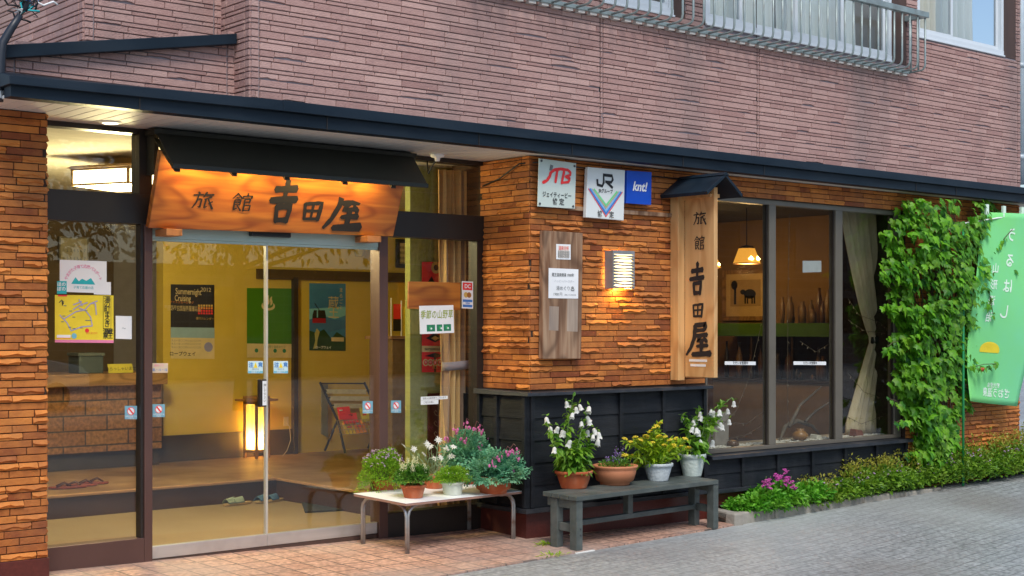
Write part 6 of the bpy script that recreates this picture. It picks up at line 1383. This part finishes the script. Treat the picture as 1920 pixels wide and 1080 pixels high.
while n < 3300:
    py = 372 + 500*random.random(); l, r = span(py); px = random.uniform(l, r)
    lower = max(0, (py-600)/270); l -= 10*sin(py*.09)+7*sin(py*.23+1); r += 11*sin(py*.075+2)+7*sin(py*.19); px = random.uniform(l, r); fx_ = (px-l)/(r-l)
    if random.random() < lower*.7*(.25+fx_*.9) : continue
    if sin(px*.045+py*.021)*sin(py*.035-px*.012) < -.62 and random.random() < .8: continue
    dep = .36*sin(pi*min(1,max(0,fx_)))*(1-.6*lower)
    if py < 400 and random.random() < .5: continue
    ivl(px, py, -.615 - random.random()**.6*dep - .02); n += 1
for (x0, y0, x1, y1, k) in ((1672,505,1652,512,7),(1690,760,1668,748,8),(1700,790,1680,792,7),(1880,500,1912,505,7),(1850,520,1862,590,12),(1820,690,1868,682,12),(1684,640,1664,650,6),(1868,470,1898,430,8)):
    for i in range(k):
        s = i/(k-1); ivl(x0+(x1-x0)*s+random.uniform(-4,4), y0+(y1-y0)*s+random.uniform(-4,4), -.80-random.uniform(0,.06), .8)
    st.tube([Y(x0,y0,-.78), Y((x0+x1)/2,(y0+y1)/2-3,-.82), Y(x1,y1,-.83)], .004, 5)
for i in range(26):
    px = random.uniform(1715,1795); q = [Y(px, 872, -.63)]; py = 872
    while py > random.uniform(380,560): py -= 45; l, r = span(max(375,py)); px = min(r-6, max(l+8, px+random.uniform(-14,15))); q.append(Y(px, py, -.62-random.uniform(0,.05)))
    st.tube(q, [.011]+[.007]*(len(q)-2)+[.003], 6)
b.build('leaves', L_IVY, iv); st.build('vines', VINE, iv, smooth=True)
fr_ = MB()
for k in range(7): fr_.lathe([(.004,-.012),(.013,-.004),(.012,.008),(.003,.012)], Y(1843,693,-.86)+rnd(.012), 8)
fr_.build('berries', mat('berry_red', (.45,.08,.03), rough=.4), iv, smooth=True)

# kerb stones
kb0 = [(1377,985),(1455,971),(1545,956),(1623,942),(1700,930),(1768,918)]
pts = [G(*q) for q in kb0]
for i in range(len(pts)-1):
    p, q = pts[i], pts[i+1]; d = (q-p).normalized(); nn = Vector((-d.y, d.x, 0)).normalized()*.105; hh = .095-.014*i; h2 = .095-.014*(i+1); g = d*.004; jj = random.uniform(-.004,.004)
    b = MB(); Z_ = lambda h: Vector((0,0,h)); b.hexa([p+g+Z_(-.06), q-g+Z_(-.06), q-g+nn+Z_(-.06), p+g+nn+Z_(-.06), p+g+nn*.1+Z_(hh+jj), q-g+nn*.1+Z_(h2+jj), q-g+nn+Z_(h2+jj), p+g+nn+Z_(hh+jj)])
    tag(b.build('kerb_stone', M_CONC, bevel=.012), ['worn kerb stone next to the drain cover at the planting bed corner','second worn kerb stone from the drain cover, below the pink flowers','middle kerb stone of the planting bed row','fourth kerb stone from the drain cover, half hidden by leaves','low farthest kerb stone of the planting bed'][i], 'kerb stone', 'kerb stones along the planting bed')
p = pts[0]; e = G(1290, 962); d = (e-p).normalized(); 
b = MB(); nn = Vector((-d.y, d.x, 0))*-.10; Z_ = lambda h: Vector((0,0,h))
b.hexa([p+Z_(-.06), e+Z_(-.06), e+nn+Z_(-.06), p+nn+Z_(-.06), p+Z_(.098), e+Z_(.085), e+nn+Z_(.085), p+nn+Z_(.098)]); tag(b.build('kerb_stone', M_CONC, bevel=.016), 'short kerb stone turning the bed corner behind the bench leg', 'kerb stone', 'kerb stones along the planting bed')
# bed soil
b = MB(); bk = -.62
far = [p+Vector((-.02,.1,.05)) for p in pts] + [Vector((15.6,-.72,gz(15.6,-.72)+.01))]
vs = []
for q in far: vs += [q, Vector((q.x, bk, q.z+.03)) if q.x < 14.4 else Vector((q.x, .6, q.z+.03))]
b.add(vs, [(2*i, 2*i+2, 2*i+3, 2*i+1) for i in range(len(far)-1)]); tag(b.build('flower_bed_soil', M_SOIL), kind='structure')
# drain cover
q0, q1, q2, q3 = G(1352,951,.1), G(1409,950,.1), G(1376,938,.1), G(1330,940,.1)
b = MB(); b.prism([q0, q1, q2+Vector((0,0,0)), q3], (0,0,.012)); tag(b.build('drain_cover', mat('cover_iron', (.035,.038,.042), (.06,.062,.066), rough=.6, scale=20, bump=.4), bevel=.003), 'dark slate drain cover lying behind the corner kerb stone', 'cover')
# planting
def kerb_y(x):
    q = pts + [Vector((15.6, -.75, 0))]
    for A_, B_ in zip(q, q[1:]):
        if x <= B_.x: return A_.y + (B_.y-A_.y)*max(0, (x-A_.x)/(B_.x-A_.x))
    return q[-1].y
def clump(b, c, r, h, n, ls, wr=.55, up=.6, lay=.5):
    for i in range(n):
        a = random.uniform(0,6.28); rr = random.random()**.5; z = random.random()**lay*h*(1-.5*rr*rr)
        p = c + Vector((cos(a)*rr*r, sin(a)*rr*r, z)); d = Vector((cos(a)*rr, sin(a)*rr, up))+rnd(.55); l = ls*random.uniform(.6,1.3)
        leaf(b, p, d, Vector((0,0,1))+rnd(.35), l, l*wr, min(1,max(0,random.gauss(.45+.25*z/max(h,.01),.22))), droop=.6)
fp = thing('flowering_plant', 'bright green ferny plant with pink and purple flowers at the bed corner', 'plant', (10.0, -.76, gz(10,-.76)))
b = MB()
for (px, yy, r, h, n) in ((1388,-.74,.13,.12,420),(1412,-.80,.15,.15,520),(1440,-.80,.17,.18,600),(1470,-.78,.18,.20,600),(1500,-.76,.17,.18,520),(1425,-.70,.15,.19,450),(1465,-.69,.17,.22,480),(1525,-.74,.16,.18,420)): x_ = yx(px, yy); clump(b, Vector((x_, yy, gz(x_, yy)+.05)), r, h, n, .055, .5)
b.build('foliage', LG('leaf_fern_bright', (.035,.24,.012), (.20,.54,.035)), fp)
pf = flowerproto(cluster(.014, 12, .0075), 'flower', P_MAG, fp); scatter(pf, fp, [Y(px+random.uniform(-5,5), py+random.uniform(-5,6), -.80-random.uniform(0,.08)) for px, py in ((1437,905),(1445,912),(1475,905),(1480,898),(1472,910),(1488,912),(1462,893),(1475,886),(1486,918),(1470,900),(1440,902),(1459,895),(1484,905),(1432,908))*4], s=(.7,1.3))
b = MB()
for px in (1437,1445,1462,1475,1484): q = Y(px, 893, -.80); b.tube([Vector((q.x-.05, -.76, gz(q.x,-.76)+.05)), q], .003, 5)
b.build('stems', STEMM, fp)
b = MB(); gb = MB(); gf = MB()
x = 10.55
while x < 15.8:
    ye_ = kerb_y(x)+(.10 if x < 13 else .02)
    for k in range(3):
        yy = random.uniform(ye_+.01, -.64) if x < 14.3 else random.uniform(ye_, .5); z0_ = gz(x, yy)+.03
        hh = random.uniform(.10,.28)*(1.15 if x > 11.2 else .8)
        if x > 12.3: hh *= 1.2
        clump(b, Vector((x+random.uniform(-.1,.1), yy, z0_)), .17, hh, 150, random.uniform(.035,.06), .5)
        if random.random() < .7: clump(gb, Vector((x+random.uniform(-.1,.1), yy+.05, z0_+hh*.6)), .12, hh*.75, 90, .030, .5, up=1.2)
        if random.random() < .5:
            for j in range(5): gf.lathe([(.004,-.006),(.010,0),(.004,.008)], Vector((x, yy-.05, z0_+hh*.8))+rnd(.02), 6)
    x += .115
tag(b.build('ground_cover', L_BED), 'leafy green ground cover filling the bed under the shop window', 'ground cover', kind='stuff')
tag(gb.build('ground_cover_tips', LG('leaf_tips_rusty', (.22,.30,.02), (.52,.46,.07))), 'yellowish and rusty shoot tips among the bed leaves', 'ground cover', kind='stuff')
tag(gf.build('bed_blossoms', P_MAUVE), 'scattered small mauve blossoms among the bed leaves', 'ground cover', kind='stuff')
# ================================================================== across the street (seen mirrored in the glass)
def tree(x, y, h, cr, zb, lab):
    z0 = gz(x, y)-.05; t = thing('street_tree', lab, 'tree', (x, y, z0), 'trees across the street')
    b = MB(); b.tube([(x,y,z0),(x+.05,y,z0+1.2),(x-.05,y+.05,zb+.3),(x,y,h*.8)], [.16,.13,.11,.04], 10)
    for k in range(7): a = k*.9; b.tube([(x,y,zb+.1*k), (x+cos(a)*cr*.5,y+sin(a)*cr*.5,zb+.5+.25*k), (x+cos(a)*cr*.85,y+sin(a)*cr*.85,zb+.9+.3*k)], [.06,.04,.015], 6)
    b.build('trunk', mat('bark', (.06,.045,.03), (.12,.09,.065), rough=.95, scale=12, bump=.6), t, smooth=True)
    f = MB()
    for k in range(4200):
        d = rnd().normalized(); r = random.random()**.4; lump = 1+.22*sin(4*d.x+x)*cos(5*d.y)+.15*sin(7*d.z)
        p = Vector((x,y,(zb+h)/2)) + Vector((d.x*cr, d.y*cr, d.z*(h-zb)/2))*r*lump
        leaf(f, p, d+rnd(.6)-Vector((0,0,.4)), rnd(), random.uniform(.14,.24), .09, random.random())
    f.build('crown', mat('tree_leaf', (.012,.045,.008), (.05,.11,.02), rough=.6, tint=True, scale=9, leaf=.25), t)
tree(9.6, -17.5, 7.5, 2.9, 2.6, 'dark leafy street tree mirrored in the sliding door glass')
tree(15.5, -18.5, 8.5, 3.3, 2.7, 'broad dark street tree mirrored in the shop window')
tree(23, -19, 8, 3.2, 2.6, 'farther dark street tree mirrored in the shop window')
ob_ = thing('opposite_building', 'brown office building with window bands mirrored in the glass', 'building', (14, -34, -.4))
M_OB = tiles('opposite_tile', (.14,.11,.09), (.11,.085,.07), (.2,.19,.18), .6, .3, ms=.02, axes='XZ', rough=.7)
bx('wall', M_OB, ob_, (-14, -40, -.5), (60, -34, 3.3))
for r in range(1):
    for k in range(22): 
        if (k*7+r) % 5: bx('window', mat('opposite_window', (.05,.07,.09), rough=.15), ob_, (-12+k*3.2, -34.06, 1.2+r*3.2), (-10+k*3.2, -34.0, 2.9+r*3.2))
bx('roof_edge', MATS['dark_blue_metal'], ob_, (-14.2, -40, 3.301), (60.2, -33.8, 3.6))
oh = thing('opposite_house', 'tall grey brown house mirrored in the shop window', 'building', (56, -37, -.4))
bx('wall', MATS['opposite_tile'], oh, (36, -42, -.5), (90, -35, 9.5))
for k in range(12): bx('window', MATS['opposite_window'], oh, (38+k*4, -35.01, 4.2), (40.4+k*4, -34.95, 6.2))
bx('roof', MATS['dark_blue_metal'], oh, (35.5, -42.5, 9.501), (90.5, -34.5, 9.9))
# parked white van
vx, vy = 11.2, -22.5; vz = gz(vx, -7)
vn = thing('parked_van', 'white parked van mirrored low in the left entrance glass', 'van', (vx, vy, vz))
prof = [(-2.2,.45),(-2.2,1.75),(-2.0,1.92),(.6,1.95),(1.35,1.15),(2.15,.98),(2.3,.75),(2.3,.45)]
b = MB(); b.prism([(vx+a, vy-.85, vz+c) for a, c in prof][::-1], (0,1.7,0)); b.build('body', mat('van_white', (.75,.77,.78), rough=.25, coat=.5), vn, .06, seg=3)
for a0_, a1_ in ((-1.9,-.9),(-.8,.1)): bx('side_window', mat('van_glass', (.02,.025,.03), rough=.05), vn, (vx+a0_, vy+.845, vz+1.2), (vx+a1_, vy+.862, vz+1.7), .02)
b = MB(); b.prism([(vx+.2,vy+.845,vz+1.2),(vx+1.15,vy+.845,vz+1.2),(vx+.62,vy+.845,vz+1.75),(vx+.2,vy+.845,vz+1.75)], (0,.017,0)); b.build('side_window', MATS['van_glass'], vn)
for a in (-1.4, 1.5):
    for s in (-1, 1):
        yy = vy+s*.78; o = MB().tube([(vx+a,yy-.1,vz+.32),(vx+a,yy+.1,vz+.32)], .32, 24).build('wheel', mat('tyre', (.015,.015,.016), rough=.8), vn); MB().tube([(vx+a,yy-.105,vz+.32),(vx+a,yy+.105,vz+.32)], .19, 16).build('rim', STEEL, o)
for s in (-1,1): MB().lathe([(.11,-.02),(.12,.02),(.05,.04)], (vx+2.25, vy+s*.6, vz+.82), 12).build('headlight', WHT, vn)
